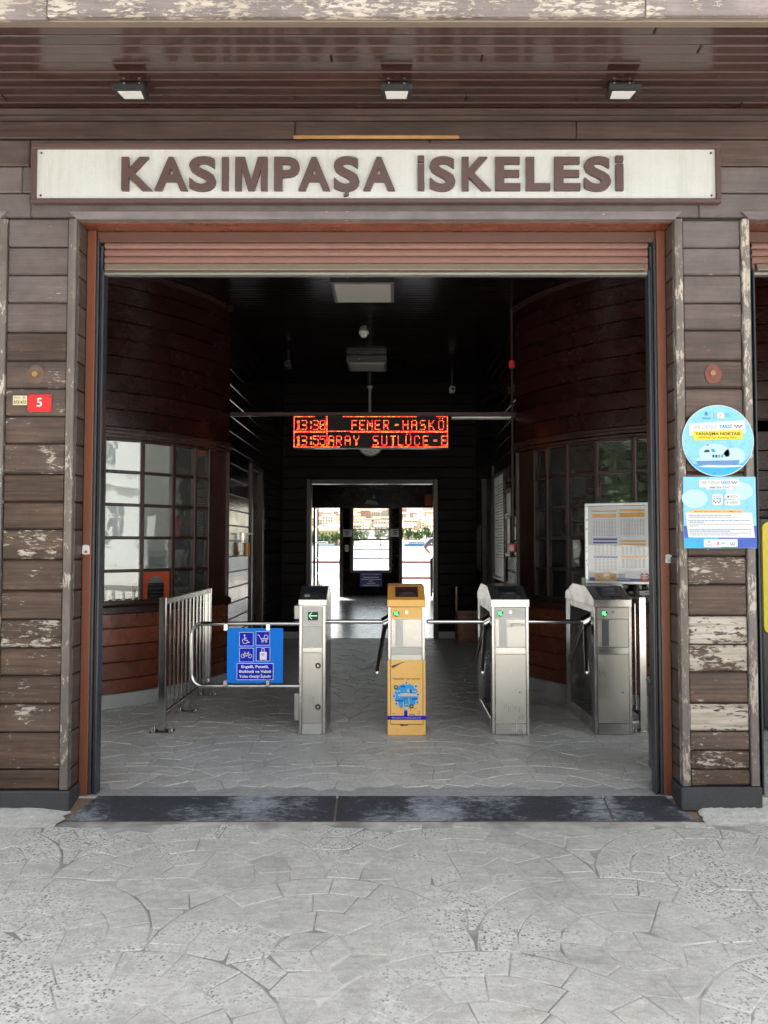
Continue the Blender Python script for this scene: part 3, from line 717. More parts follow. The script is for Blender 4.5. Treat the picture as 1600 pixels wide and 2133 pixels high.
for a in (DX0 - .07, DX1): part('door_frame', cb(a, a + .07, YB - .03, YB + .16, 0, DZ + .07, b=.008), M['darkz'], bw_)
part('door_frame', cb(DX0, DX1, YB - .03, YB + .16, DZ, DZ + .07, b=.008), M['darkz'], bw_)
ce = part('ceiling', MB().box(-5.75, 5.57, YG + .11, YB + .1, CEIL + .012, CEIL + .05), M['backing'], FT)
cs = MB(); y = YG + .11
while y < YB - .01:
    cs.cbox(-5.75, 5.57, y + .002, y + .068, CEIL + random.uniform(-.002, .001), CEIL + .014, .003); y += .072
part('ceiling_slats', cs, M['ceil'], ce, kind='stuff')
# ticket office interiors
for s_, x_out, x_in in ((-1, -5.74, HX0 - .105), (1, 5.56, HX1 + .125)):
    x0, x1 = min(x_out, x_in), max(x_out, x_in)
    mt = 'booth_wall' if s_ < 0 else 'dark'
    part('office_back_wall', MB().box(x0, x1, 9.75, 9.80, 0, 3.2), M[mt], FT)
    part('office_partition', MB().box(min(x_in, x_in + s_ * .02), max(x_in, x_in + s_ * .02), 7.80, 9.749, 0, 3.2), M[mt], FT)
    pl = [tuple(arc(p, s_, RB - .10)) for p in range(0, 76, 5)] + [(x_in, 9.75), (x_out, 9.75), (x_out, arc(0, s_, RB - .1).y)]
    part('office_ceiling', MB().prism(pl, 'z', 3.2, 3.24), M[mt], FT)
    part('office_floor', MB().prism(pl, 'z', -.005, .004), M['booth_floor'], FT)
# --- waiting room ------------------------------------------------------------
WX0, WX1, WH = -4.1, 3.7, 3.1
part('waiting_room_wall', MB().box(WX0 - .1, WX0, YB + .13, YL, 0, WH), M['dark'], FT)
part('waiting_room_wall', MB().box(WX1, WX1 + .1, YB + .13, YL, 0, WH), M['dark'], FT)
part('waiting_room_ceiling', MB().box(WX0 - .1, WX1 + .1, YB + .13, YL + .1, WH, WH + .06), M['ceil'], FT)
A0, A1 = PX(600, 1058, YL), PX(708, 1058, YL); B0, B1 = PX(838, 1058, YL), PX(945, 1058, YL)
DT = PZ(1058, YL); V0, V1 = PX(736, 1100, YL), PX(810, 1100, YL); VZ0, VZ1 = PZ(1188, YL), PZ(1059, YL)
lw = MB(); lw.box(WX0 - .1, A0, YL, YL + .1, 0, WH); lw.box(B1, WX1 + .1, YL, YL + .1, 0, WH); lw.box(A0, B1, YL, YL + .1, DT, WH)
lw.box(A1, V0, YL + .02, YL + .1, 0, DT); lw.box(V1, B0, YL + .02, YL + .1, 0, DT); lw.box(V0, V1, YL + .02, YL + .1, 0, VZ0); lw.box(V0, V1, YL + .02, YL + .1, VZ1, DT)
lwall = part('louvred_wall', lw, M['dark'], FT)
lv = MB(); z = .03
while z < DT - .05:
    for a, b_ in ([(A1, B0)] if z > VZ1 - .03 or z < VZ0 - .04 else [(A1, V0 - .07), (V1 + .07, B0)]):
        lv.prism([(YL + .02, z), (YL - .028, z), (YL - .022, z + .012), (YL + .02, z + .05)], 'x', a + .02, b_ - .02)
    z += .056
part('louvre_slats', lv, M['dark'], lwall, kind='stuff')
for x in (A1 - .0, B0 - .09): part('door_post', cb(x, x + .09, YL - .05, YL + .12, 0, DT), M['darkz'], lwall)
wf_ = MB(); wf_.cbox(V0 - .07, V0, YL - .045, YL + .11, VZ0 - .07, VZ1 + .07); wf_.cbox(V1, V1 + .07, YL - .045, YL + .11, VZ0 - .07, VZ1 + .07)
wf_.cbox(V0, V1, YL - .045, YL + .11, VZ0 - .07, VZ0); wf_.cbox(V0, V1, YL - .045, YL + .11, VZ1, VZ1 + .07)
vw = part('window', wf_, M['darkz'], FT)
bars = [PZ(y, YL) for y in (1083, 1103, 1123.5, 1145, 1163.5)]
for i, z in enumerate(bars): h_ = .045 if i == 2 else .022; part('glazing_bar', cb(V0, V1, YL + .01, YL + .05, z - h_ / 2, z + h_ / 2, b=.003), M['darkz'], vw)
ed = [VZ1] + bars + [VZ0]
for a, b_ in zip(ed[:-1], ed[1:]): part('pane', MB().box(V0 + .01, V1 - .01, YL + .028, YL + .032, b_ + .012, a - .012), M['glass'], vw)

# ================================================================== threshold
def ramp_piece(x0, x1, cl=0.0, cr=0.0):
    yb, yt = 4.105, YG - .012
    m = MB(); z = .002
    vs = [(x0, yb, ZG - .004), (x1, yb, ZG - .004), (x1 - cr, yt, z), (x0 + cl, yt, z), (x0, yb - .006, ZG - .02), (x1, yb - .006, ZG - .02), (x1, yt, ZG - .02), (x0, yt, ZG - .02)]
    return m.add(vs, [(0, 1, 2, 3), (4, 5, 1, 0), (5, 6, 2, 1), (7, 4, 0, 3), (6, 7, 3, 2)])
TH = empty('threshold_ramp', (CXM, 4.11, ZG), label='scuffed black stone threshold ramp across the entrance opening', cat='ramp')
xa, xb, xc, xd = PX(134, 1705, 4.12), PX(697, 1700, 4.12), PX(1277, 1700, 4.12), PX(1452, 1705, 4.12)
for a, b_, cl, cr in ((xa, xb - .006, .10, 0), (xb + .006, xc - .006, 0, 0), (xc + .006, xd, 0, .10)):
    part('ramp_slab', ramp_piece(a, b_, cl, cr), M['ramp'], TH)
part('mortar_bed', MB().prism([(4.098, ZG - .02), (4.098, ZG - .003), (4.13, ZG - .001), (YG - .012, -.006), (YG - .012, ZG - .02)], 'x', xa - .03, xd + .03), M['mortar'], TH)
part('floor_edge', cb(XL1, XR0, YG - .011, YG + .15, -.05, -.0012, b=.003), M['concrete'], TH)
def plaster_patch(name, x0, x1, y0, y1, z1, seed, label):
    rnd = random.Random(seed); nx, ny = 22, 6; mb = MB(); vs = []
    for j in range(ny + 1):
        for i in range(nx + 1):
            u, v = i / nx, j / ny
            x = x0 + (x1 - x0) * u; e = math.sin(u * 9 + seed) * .018 + rnd.uniform(-.012, .012)
            y = y0 + e * (1 - v) + (y1 - y0) * v
            if i == 0 or i == nx: x += rnd.uniform(-.02, .02)
            ed = min(1, u / .08, (1 - u) / .08) if True else 1
            z = ZG - .004 + (z1 - ZG) * min(1, v * 1.15) * (.5 + .5 * ed) + rnd.uniform(-.004, .004) * (0 < v)
            if j == 0: z = ZG - .006
            vs.append((x, y, z))
    fs = [(j * (nx + 1) + i, j * (nx + 1) + i + 1, (j + 1) * (nx + 1) + i + 1, (j + 1) * (nx + 1) + i) for j in range(ny) for i in range(nx)]
    mb.add(vs, fs, 0, True)
    tag(part(name, mb, M['plaster']), label, 'plaster')
plaster_patch('plaster_footing', -3.2, PX(128, 1700, 4.1), 4.03, YF + .0, -.012, 3, 'rough white plaster footing under the left plank pilaster')
plaster_patch('plaster_footing', PX(1462, 1700, 4.1), 2.05, 4.05, YF + .0, -.012, 8, 'rough white plaster footing under the right plank pilaster')

# ================================================================== roller shutters
def roller(x0, x1, label):
    T = empty('roller_shutter', ((x0 + x1) / 2, YG, 0), label=label, cat='shutter', group='rolled-up entrance shutters')
    zb = PZ(572, YG + .03); lin = LINT - .003
    for s_, x in ((1, x0), (-1, x1)):
        a, b_ = x, x + s_ * .050
        part('guide_post', cb(a, b_, YG, YG + .09, .0, lin, b=.003), M['guide_brown'], T)
        c, d = b_ + s_ * .0015, b_ + s_ * .044
        ch = MB(); ch.cbox(c, c + s_ * .013, YG + .008, YG + .075, .0, PZ(495, YG), .003); ch.cbox(c + s_ * .031, c + s_ * .043, YG + .008, YG + .075, .0, PZ(560, YG), .003)
        ch.cbox(c + s_ * .012, c + s_ * .032, YG + .055, YG + .078, .0, PZ(495, YG), .002); ch.cbox(c + s_ * .014, c + s_ * .030, YG + .022, YG + .05, .0, PZ(508, YG), .006)
        part('guide_channel', ch, M['channel'], T)
    sx0, sx1 = x0 + .052, x1 - .052
    part('shutter_housing', cb(sx0, sx1, YG + .014, YG + .16, PZ(502, YG), lin, b=.004), M['shutter_dark'], T)
    zz_ = [PZ(y, YG + .03) for y in (503, 518, 533, 549)]
    for a, b_ in zip(zz_[1:], zz_[:-1]):
        z0, z1 = a + .001, b_ - .001
        pr = [(YG + .062, z0), (YG + .036, z0 + .002), (YG + .026, z0 + (z1 - z0) * .35), (YG + .030, z0 + (z1 - z0) * .7), (YG + .040, z1), (YG + .062, z1)]
        part('shutter_slat', MB().prism(pr, 'x', sx0 + .038, sx1 - .038), M['shutter'], T)
    part('bottom_bar', cb(sx0 + .036, sx1 - .036, YG + .03, YG + .06, zb + .014, zz_[-1] - .001, b=.003), M['shutter'], T)
    part('bottom_angle', MB().prism([(YG + .029, zb + .062), (YG + .012, zb + .056), (YG - .004, zb + .022), (YG - .004, zb + .015), (YG + .029, zb + .015)], 'x', sx0 + .055, sx1 - .065), M['shutter_bar'], T)
    part('rubber_seal', cb(sx0 + .036, sx1 - .036, YG + .022, YG + .066, zb - .004, zb + .0135, b=.004), M['alu_worn'], T)
    return T
ro = roller(XL1 + .003, XR0 - .003, 'brown roller shutter rolled up in the main central entrance')
roller(XR1 + .003, 5.147, 'brown roller shutter rolled up in the opening right of the sea taxi signs')
roller(-5.327, XL0 - .003, 'brown roller shutter rolled up in the opening left of house number 5')
for px, py, w_, h_, m_, lab in ((179, 1145, .044, .055, 'red', 'torn white and red sticker on the left brown guide post'), (1393, 1164, .038, .050, 'grey_ink', 'small white sticker on the right brown guide post')):
    c = P(px, py, YG - .001); pr = Print((c.x - w_ / 2, c.y, c.z - h_ / 2), (1, 0, 0), (0, 0, 1))
    pr.poly([(0, .004), (w_ * .45, 0), (w_, .003), (w_ * .97, h_ * .9), (w_ * .5, h_), (.003, h_ * .95)], 'white', 1)
    pr.poly([(w_ * .35, h_ * .12), (w_ * .75, h_ * .2), (w_ * .6, h_ * .45), (w_ * .3, h_ * .4)], m_, 2)
    if m_ == 'grey_ink':
        for i in range(5): pr.rect(w_ * .15, h_ * (.5 + i * .08), w_ * (.5 + .08 * (i % 3)), h_ * (.54 + i * .08), 'grey_ink', 2)
    o = pr.done('sticker', None); tag(o, lab, 'sticker')

# ================================================================== name board
def u3(px, py, Y): p = P(px, py, Y); return p.x, p.z
YS = YF - .045
S0, S1 = PX(64, 360, YS), PX(1503, 360, YS); SZ0, SZ1 = PZ(421, YS), PZ(297, YS)
NB = empty('name_board', ((S0 + S1) / 2, YS, SZ0), label='long white name board with raised brown letters above the entrance', cat='sign')
fw = .030
part('frame_rail', cb(S0, S1, YS, YF - .001, SZ1 - fw, SZ1, b=.004), M['sign_brown'], NB); part('frame_rail', cb(S0, S1, YS, YF - .001, SZ0, SZ0 + fw * .8, b=.004), M['sign_brown'], NB)
part('frame_stile', cb(S0, S0 + fw * .9, YS + .001, YF - .001, SZ0 + fw * .8, SZ1 - fw, b=.003), M['sign_brown'], NB); part('frame_stile', cb(S1 - fw * .9, S1, YS + .001, YF - .001, SZ0 + fw * .8, SZ1 - fw, b=.003), M['sign_brown'], NB)
part('panel', MB().box(S0 + fw * .9, S1 - fw * .9, YS + .018, YF - .002, SZ0 + fw * .8, SZ1 - fw), M['sign_white'], NB)
for x in (S0 + .05, S1 - .05):
    for z in (SZ0 + .045, SZ1 - .05): part('screw', MB().cyl((x, YS + .0175, z), (x, YS + .013, z), .006, 8), M['plinth'], NB)
LET = [('K', 253, 317), ('A', 322, 391), ('S', 394, 450), ('I', 462, 476), ('M', 490, 557), ('P', 571, 624), ('A', 621.5, 688), ('Ş', 695, 749), ('A', 757, 823),
       ('i', 870, 884), ('S', 895, 949), ('K', 962, 1023), ('E', 1032, 1084), ('L', 1096, 1146), ('E', 1155, 1209), ('S', 1217, 1273), ('i', 1283, 1299)]
lz0, lz1 = PZ(396, YS), PZ(327, YS); yb_, yf_ = YS + .0175, YS - .004
for ch, a, b_ in LET:
    x0, x1 = PX(a, 360, YS), PX(b_, 360, YS); m = MB()
    if ch == 'M':
        w_, h_ = x1 - x0, lz1 - lz0; sw = w_ * .20
        P2 = lambda u, v: (x0 + u * w_, lz0 + v * h_)
        m.box(x0, x0 + sw, yf_, yb_, lz0, lz1); m.box(x1 - sw, x1, yf_, yb_, lz0, lz1)
        m.prism([P2(.20, 1), P2(.205, .62), P2(.40, 0), P2(.5, 0), P2(.5, .30), P2(.30, 1)][::-1], 'y', yf_ + .0004, yb_); m.prism([P2(.80, 1), P2(.70, 1), P2(.5, .30), P2(.5, 0), P2(.60, 0), P2(.795, .62)][::-1], 'y', yf_ + .0004, yb_)
    elif ch in 'Ii':
        if ch == 'I': m.cbox(x0, x1, yf_, yb_, lz0, lz1, .002)
        else: m.cbox(x0, x1, yf_, yb_, lz0, lz0 + (lz1 - lz0) * .80, .002); m.cbox(x0, x1, yf_, yb_, lz0 + (lz1 - lz0) * .86, lz1 + .008, .002)
    else:
        vs, fs = glyphs('S' if ch == 'Ş' else ch, .032, .5, 5)
        gx0 = min(v[0] for v in vs); gx1 = max(v[0] for v in vs); gy0 = min(v[1] for v in vs); gy1 = max(v[1] for v in vs)
        ov = .004 if ch == 'S' or ch == 'Ş' else 0
        m.add([(x0 + (v[0] - gx0) / (gx1 - gx0) * (x1 - x0), yf_ if v[2] > 0 else yb_, lz0 - ov + (v[1] - gy0) / (gy1 - gy0) * (lz1 - lz0 + 2 * ov)) for v in vs], [f for f in fs])
        if ch == 'Ş':
            xm = (x0 + x1) / 2; m.box(xm - .010, xm + .012, yf_ + .0005, yb_, lz0 - .018, lz0 + .002)
            m.prism([(xm + .012, lz0 - .012), (xm + .012, lz0 - .026), (xm - .012, lz0 - .033), (xm - .018, lz0 - .024), (xm - .004, lz0 - .018), (xm - .002, lz0 - .010)], 'y', yf_ + .001, yb_)
    part('letter', m, M['sign_brown'], NB)

# ================================================================== floodlights under the soffit
def floodlight(px, label):
    c = P(px, 212, 3.955); x = c.x; y = 3.90
    T = empty('floodlight', (x, y, SOF - .10), label=label, cat='floodlight', group='floodlights under the soffit')
    part('mount_plate', cb(x - .065, x + .065, y + .005, y + .055, SOF - .022, SOF - .002, b=.003), M['black'], T)
    for dx in (-.040, .040): part('screw', MB().cyl((x + dx, y + .004, SOF - .012), (x + dx, y - .001, SOF - .012), .006, 8), M['steel'], T)
    Mx = Matrix.Translation((x, y + .005, SOF - .062)) @ Matrix.Rotation(R_(6), 4, 'X')
    part('housing', MB().prism([(-.082, -.062), (.082, -.062), (.070, .062), (-.070, .062)], 'z', -.010, .014).xform(Mx), M['black'], T)
    part('bracket', cb(x - .012, x + .012, y - .005, y + .05, SOF - .055, SOF - .02), M['black'], T)
    part('lens', MB().prism([(-.060, -.038), (.060, -.038), (.052, .040), (-.052, .040)], 'z', -.0125, -.0105).xform(Mx), M['floodglass'], T)
floodlight(281, 'black floodlight under the soffit above the letter K'); floodlight(826, 'black floodlight under the soffit above the middle of the name board'); floodlight(1290, 'black floodlight under the soffit above the last letters of the name board')

# ================================================================== plates and signs on the pilasters
a = P(58, 858, YF - .003); b_ = P(108, 822, YF - .003)
T = empty('house_number_plate', (a.x, YF - .004, a.z), label='small red enamel house number plate with a white 5', cat='number plate')
part('plate', cb(a.x, b_.x, YF - .0075, YF - .0035, a.z, b_.z, b=.0015), M['red'], T); part('raised_field', cb(a.x + .014, b_.x - .010, YF - .0115, YF - .0076, a.z + .010, b_.z - .012, b=.0025), M['red'], T)
pr = Print((a.x, YF - .0118, a.z), (1, 0, 0), (0, 0, 1)); pr.text('5', .052, .028, .082, .050, 'white', 1, bold=.012); pr.done('digit', T)
for dx in (.006, b_.x - a.x - .006):
    for dz in (.006, b_.z - a.z - .006): part('rivet', MB().cyl((a.x + dx, YF - .0076, a.z + dz), (a.x + dx, YF - .0092, a.z + dz), .0028, 6), M['plinth'], T)
c = P(27, 844, YF - .004); d = P(57, 824, YF - .004)
T = empty('meter_tag', (c.x, YF - .004, c.z), label='faded yellow number tag beside the red house number plate', cat='tag')
part('plate', cb(c.x, d.x, YF - .0066, YF - .0036, c.z, d.z, b=.001), M['faded_yellow'], T)
pr = Print((c.x, YF - .0068, c.z), (1, 0, 0), (0, 0, 1)); pr.text('0731473', .006, .008, d.x - c.x - .006, .018, 'ink', 1, bold=.01); pr.text('KUTU NO', .008, .036, .040, .009, 'ink', 1); pr.rect(.055, .034, .068, .048, 'grey_ink', 1); pr.done('lettering', T)
def rosette(px, py, label, m1):
    c = P(px, py, YF - .004)
    T = empty('wooden_plug', (c.x, YF - .004, c.z), label=label, cat='plug')
    pts = [(.046 * (1 + .05 * math.sin(7 * t) + .03 * math.cos(3 * t)) * math.cos(t), .052 * (1 + .04 * math.sin(5 * t)) * math.sin(t)) for t in [2 * math.pi * i / 40 for i in range(40)]]
    part('scraped_ring', MB().prism([(c.x + p[0], c.z + p[1]) for p in pts], 'y', YF - .0042, YF - .0034), m1, T)
    part('plug', MB().cyl((c.x - .004, YF - .0054, c.z + .004), (c.x - .004, YF - .014, c.z + .004), .017, 16, .015), M['bare_stick'], T)
M['scrape'] = paint('scraped_brown_wood', (.125, .078, .055), .8, .45); M['scrape_red'] = paint('scraped_red_primer', (.16, .055, .042), .8, .4)
rosette(75, 781, 'scraped round wooden plug above the house number plate', M['scrape']); rosette(1486, 779, 'reddish scraped wooden plug above the round sea taxi sign', M['scrape_red'])

# round sea taxi sign
YP = YF - .022
c = P(1495.5, 918, YP); rad = .196
T = empty('round_sign', (c.x, YP, c.z - rad), label='round blue sea taxi berthing point sign with a boat picture', cat='sign')
part('disc', MB().cyl((c.x, YP, c.z), (c.x, YP + .004, c.z), rad, 56), M['sky_print'], T)
part('spacer', MB().cyl((c.x - .12, YP + .0045, c.z), (c.x - .12, YF - .001, c.z), .012, 8), M['plinth'], T)
pr = Print((c.x, YP - .0005, c.z), (1, 0, 0), (0, 0, 1)); k = rad / 485     # pixels of the enlarged sign picture
def uv(x, y): return ((x - 615) * k, (575 - y) * k)
pr.ring(0, 0, rad, .004, 'white', 2, n=56)
n = 30; pr.poly([(rad * .985 * math.cos(t), rad * .985 * math.sin(t)) for t in [R_(200 + 140 * i / n) for i in range(n + 1)]] + [uv(960, 880), uv(700, 930), uv(420, 915), uv(280, 890)], 'sea_print', 1)
pr.poly([uv(320, 930), uv(480, 905), uv(700, 915), uv(930, 905), uv(935, 925), uv(700, 938), uv(440, 935)], 'white', 2)
pr.disc(*uv(560, 740), .085, 'sky_lite', 1, ry=.05); pr.disc(*uv(830, 780), .06, 'sky_lite', 1, ry=.045)
pr.poly([uv(228, 510), uv(990, 470), uv(985, 298), uv(228, 340)], 'white', 2); pr.poly([uv(285, 575), uv(955, 552), uv(942, 428), uv(275, 445)], 'yellow', 3)
pr.text('iBB DENiZ', *uv(285, 410), uv(600, 0)[0], 46 * k, 'grey_ink', 3, skew=.2); pr.text('TAKSİ', *uv(628, 404), uv(800, 0)[0], 46 * k, 'teal', 3, bold=.03, skew=.2)
for i in range(3):
    for dx, dy in ((0, 0), (20, 18), (40, 0)) if i < 2 else ((0, 0),): x0, y0 = uv(835 + i * 45 + dx, 365 + dy); pr.rect(x0, y0 - 17 * k, x0 + 19 * k, y0, 'ink', 4)
pr.rect(uv(925, 0)[0], uv(0, 382)[1], uv(945, 0)[0], uv(0, 364)[1], 'ink', 4)
pr.text('YANAŞMA NOKTASI', *uv(308, 500), uv(915, 0)[0], 40 * k, 'ink', 4, bold=.022); pr.text('IMM Sea Taxi Berthing Point', *uv(362, 545), uv(862, 0)[0], 26 * k, 'ink', 4, skew=.15)
pr.poly([uv(315, 850), uv(905, 838), uv(890, 885), uv(860, 905), uv(345, 905)], 'hull', 3); pr.poly([uv(318, 848), uv(330, 810), uv(390, 800), uv(400, 740), uv(560, 735), uv(600, 760), uv(700, 768), uv(720, 795), uv(880, 780), uv(905, 838)], 'sky_lite', 2)
pr.poly([uv(415, 735), uv(440, 700), uv(490, 695), uv(500, 732)], 'ink', 3); pr.poly([uv(515, 690), uv(560, 685), uv(580, 728), uv(535, 733)], 'teal', 3)
for i in range(4): x0, y0 = uv(535 + i * 40, 805); pr.rect(x0, y0, x0 + 28 * k, y0 + 40 * k, 'ink' if i < 2 else 'hull', 3)
pr.poly([uv(755, 740), uv(770, 738), uv(765, 785), uv(758, 785)], 'ink', 3); pr.line([uv(500, 690), uv(485, 625)], .002, 'grey_ink', 3); pr.poly([uv(450, 640), uv(485, 622), uv(482, 645)], 'red', 3)
pr.line([uv(760, 640), uv(800, 650), uv(818, 672), uv(830, 665), uv(855, 688)], .002, 'grey_ink', 3)
pr.disc(*uv(462, 215), 22 * k, 'hull', 3, n=12); pr.poly([uv(445, 205), uv(462, 175), uv(480, 205)], 'hull', 3); pr.rect(*uv(400, 275), *uv(525, 262), 'hull', 3); pr.rect(*uv(420, 290), *uv(505, 284), 'grey_ink', 3); pr.rect(*uv(565, 285), *uv(569, 170), 'grey_ink', 3)
pr.poly([uv(605, 265), uv(612, 190), uv(680, 188), uv(705, 215), uv(705, 265)], 'white', 3); pr.disc(*uv(655, 235), 14 * k, 'salmon', 4, n=10); pr.rect(*uv(605, 272), *uv(708, 265), 'amber', 3)
pr.text('ŞEHİR', *uv(714, 222), uv(782, 0)[0], 18 * k, 'hull', 3); pr.text('HATLARI', *uv(714, 248), uv(808, 0)[0], 18 * k, 'hull', 3)
for px in (175, 1048): pr.disc(*uv(px, 580), .004, 'grey_ink', 3, n=8)
pr.done('print', T)
# square sea taxi notice
x0, x1 = PX(1424, 1060, YP), PX(1575.5, 1060, YP); z0, z1 = PZ(1142, YP), PZ(993, YP); Wd, Hd = x1 - x0, z1 - z0
T = empty('square_notice', (x0 + Wd / 2, YP, z0), label='square blue sea taxi notice with small instructions under the round sign', cat='sign')
part('board', cb(x0, x1, YP, YP + .004, z0, z1, b=.001), M['sky_print'], T); part('spacer', cb(x0 + .06, x1 - .06, YP + .0045, YF - .001, z0 + .05, z1 - .05), M['plinth'], T)
pr = Print((x0, YP - .0005, z0), (1, 0, 0), (0, 0, 1))
def uv(x, y): return ((x - 150) / 975 * Wd, (2015 - y) / 960 * Hd)
k = Wd / 975
pr.poly([uv(150, 1715), uv(1125, 1715), uv(1125, 2010), uv(160, 2010)], 'sea_deep', 1); pr.poly([uv(150, 1880), uv(600, 1850), uv(640, 2010), uv(160, 2010)], 'sea_print', 2)
pr.disc(*uv(900, 1250), .075, 'sky_lite', 1, ry=.05); pr.disc(*uv(300, 1350), .07, 'sky_lite', 1, ry=.05)
pr.poly([uv(360, 1200), uv(900, 1180), uv(900, 1080), uv(358, 1095)], 'white', 3); pr.poly([uv(455, 1230), uv(805, 1222), uv(803, 1168), uv(452, 1172)], 'white', 4)
pr.text('iBB DENiZ', *uv(393, 1150), uv(632, 0)[0], 34 * k, 'grey_ink', 5, skew=.2); pr.text('TAKSİ', *uv(645, 1148), uv(772, 0)[0], 32 * k, 'teal', 5, bold=.03, skew=.2); pr.text('IMM SEA TAXI', *uv(500, 1212), uv(760, 0)[0], 26 * k, 'hull', 6, bold=.01, skew=.15)
for i, (dx, dy) in enumerate(((0, 0), (17, 14), (34, 0), (51, 14), (66, 0))): u_, v_ = uv(793 + dx, 1120 + dy); pr.rect(u_, v_ - 14 * k, u_ + 15 * k, v_, 'ink', 5)
pr.rrect(*uv(528, 1435), *uv(675, 1287), .012, 'white', 3); pr.text('TAKSİ', *uv(550, 1362), uv(652, 0)[0], 24 * k, 'teal', 4, bold=.03, skew=.2); pr.text('iBB DENiZ', *uv(550, 1328), uv(652, 0)[0], 14 * k, 'grey_ink', 4, skew=.2)
for i, (dx, dy) in enumerate(((0, 0), (22, 20), (44, 0), (66, 20), (84, 0))): u_, v_ = uv(548 + dx, 1376 + dy); pr.rect(u_, v_ - 17 * k, u_ + 18 * k, v_, 'ink' if i != 2 else 'red', 4)
for y_, t1 in ((1355, 'App Store'), (1440, 'Google Play')):
    pr.rrect(*uv(695, y_), *uv(912, y_ - 72), .013, 'white', 3); pr.text(t1, *uv(775, y_ - 32), uv(880, 0)[0], 18 * k, 'ink', 4); pr.rect(*uv(775, y_ - 18), *uv(880, y_ - 22), 'grey_ink', 4)
pr.disc(*uv(748, 1325), 14 * k, 'ink', 4, n=10); pr.poly([uv(732, 1385), uv(755, 1405), uv(732, 1425)], 'teal', 4)
pr.poly([uv(205, 1870), uv(1100, 1875), uv(1062, 1538), uv(172, 1535)], 'white', 3); pr.rect(*uv(250, 1542), *uv(948, 1498), 'salmon', 4); pr.text('İBB Deniz Taksi Kullanmak İçin / To Use IMM Sea Taxi', *uv(290, 1530), uv(910, 0)[0], 17 * k, 'ink', 5, bold=.01)
for y_, xe, m_ in ((1575, 790, 'hull'), (1600, 845, 'grey_ink'), (1645, 1030, 'hull'), (1668, 415, 'hull'), (1695, 1060, 'grey_ink'), (1717, 350, 'grey_ink'), (1765, 1045, 'hull'), (1788, 765, 'hull'), (1812, 1045, 'grey_ink'), (1836, 870, 'grey_ink')):
    x = 225; rr = random.Random(y_)
    while x < xe - 8:
        w_ = rr.uniform(18, 62); e = min(x + w_, xe); u0, v0 = uv(x, y_ + 5); u1, v1 = uv(e, y_ - 5); pr.rect(u0, v0, u1, v1, m_, 4); x = e + 7
for y_ in (1572, 1645, 1768): pr.disc(*uv(210, y_), 5 * k, 'ink', 4, n=8)
pr.rect(*uv(412, 1998), *uv(865, 1892), 'white', 3)
pr.disc(*uv(480, 1930), 15 * k, 'grey_ink', 4, n=10); pr.poly([uv(468, 1925), uv(480, 1905), uv(492, 1925)], 'grey_ink', 4); pr.rect(*uv(440, 1975), *uv(520, 1968), 'hull', 4); pr.disc(*uv(602, 1945), 14 * k, 'red', 4, n=10); pr.rect(*uv(575, 1970), *uv(635, 1964), 'red', 4); pr.rect(*uv(645, 1940), *uv(685, 1932), 'hull', 4); pr.rect(*uv(645, 1955), *uv(705, 1948), 'hull', 4)
for u_ in (547, 728): pr.rect(*uv(u_, 1985), *uv(u_ + 3, 1908), 'grey_ink', 4)
pr.text('TAKSİ', *uv(765, 1945), uv(830, 0)[0], 16 * k, 'teal', 4, bold=.02, skew=.2)
for i, (dx, dy) in enumerate(((0, 0), (14, 13), (28, 0), (42, 13), (54, 0))): u_, v_ = uv(762 + dx, 1952 + dy); pr.rect(u_, v_ - 12 * k, u_ + 12 * k, v_, 'ink', 4)
pr.done('print', T)

# ================================================================== ticket machine in the right opening
T = empty('ticket_machine', (3.25, 5.72, 0), label='black ticket machine with a yellow rounded front in the right opening', cat='machine')
mx0 = PX(1586, 1300, 5.75); mz1 = PZ(1076, 5.75)
part('cabinet', cb(mx0, mx0 + .78, 5.76, 6.08, .02, mz1, b=.02), M['black'], T)
def rr_prism(x0, x1, z0, z1, r, y0, y1):
    pts = []
    for cx, cz, a in ((x1 - r, z1 - r, 0), (x0 + r, z1 - r, 90), (x0 + r, z0 + r, 180), (x1 - r, z0 + r, 270)): pts += [(cx + r * math.cos(R_(a + 18 * i)), cz + r * math.sin(R_(a + 18 * i))) for i in range(6)]
    return MB().prism(pts, 'y', y0, y1)
yz1, yz0 = PZ(1087, 5.74), PZ(1320, 5.74)
part('front_panel', rr_prism(mx0 + .015, mx0 + .765, yz0, yz1, .05, 5.735, 5.759), M['yellow'], T)
part('screen', rr_prism(mx0 + .07, mx0 + .71, yz0 + .30, yz1 - .06, .02, 5.731, 5.7345), M['screen'], T)
part('coin_slot', cb(mx0 + .12, mx0 + .30, 5.729, 5.7345, yz0 + .08, yz0 + .2), M['black_bezel'], T)
for i in range(4): part('label_line', cb(mx0 + .06, mx0 + .2, 5.757, 5.7595, .30 + i * .04, .312 + i * .04), M['grey_ink'], T)

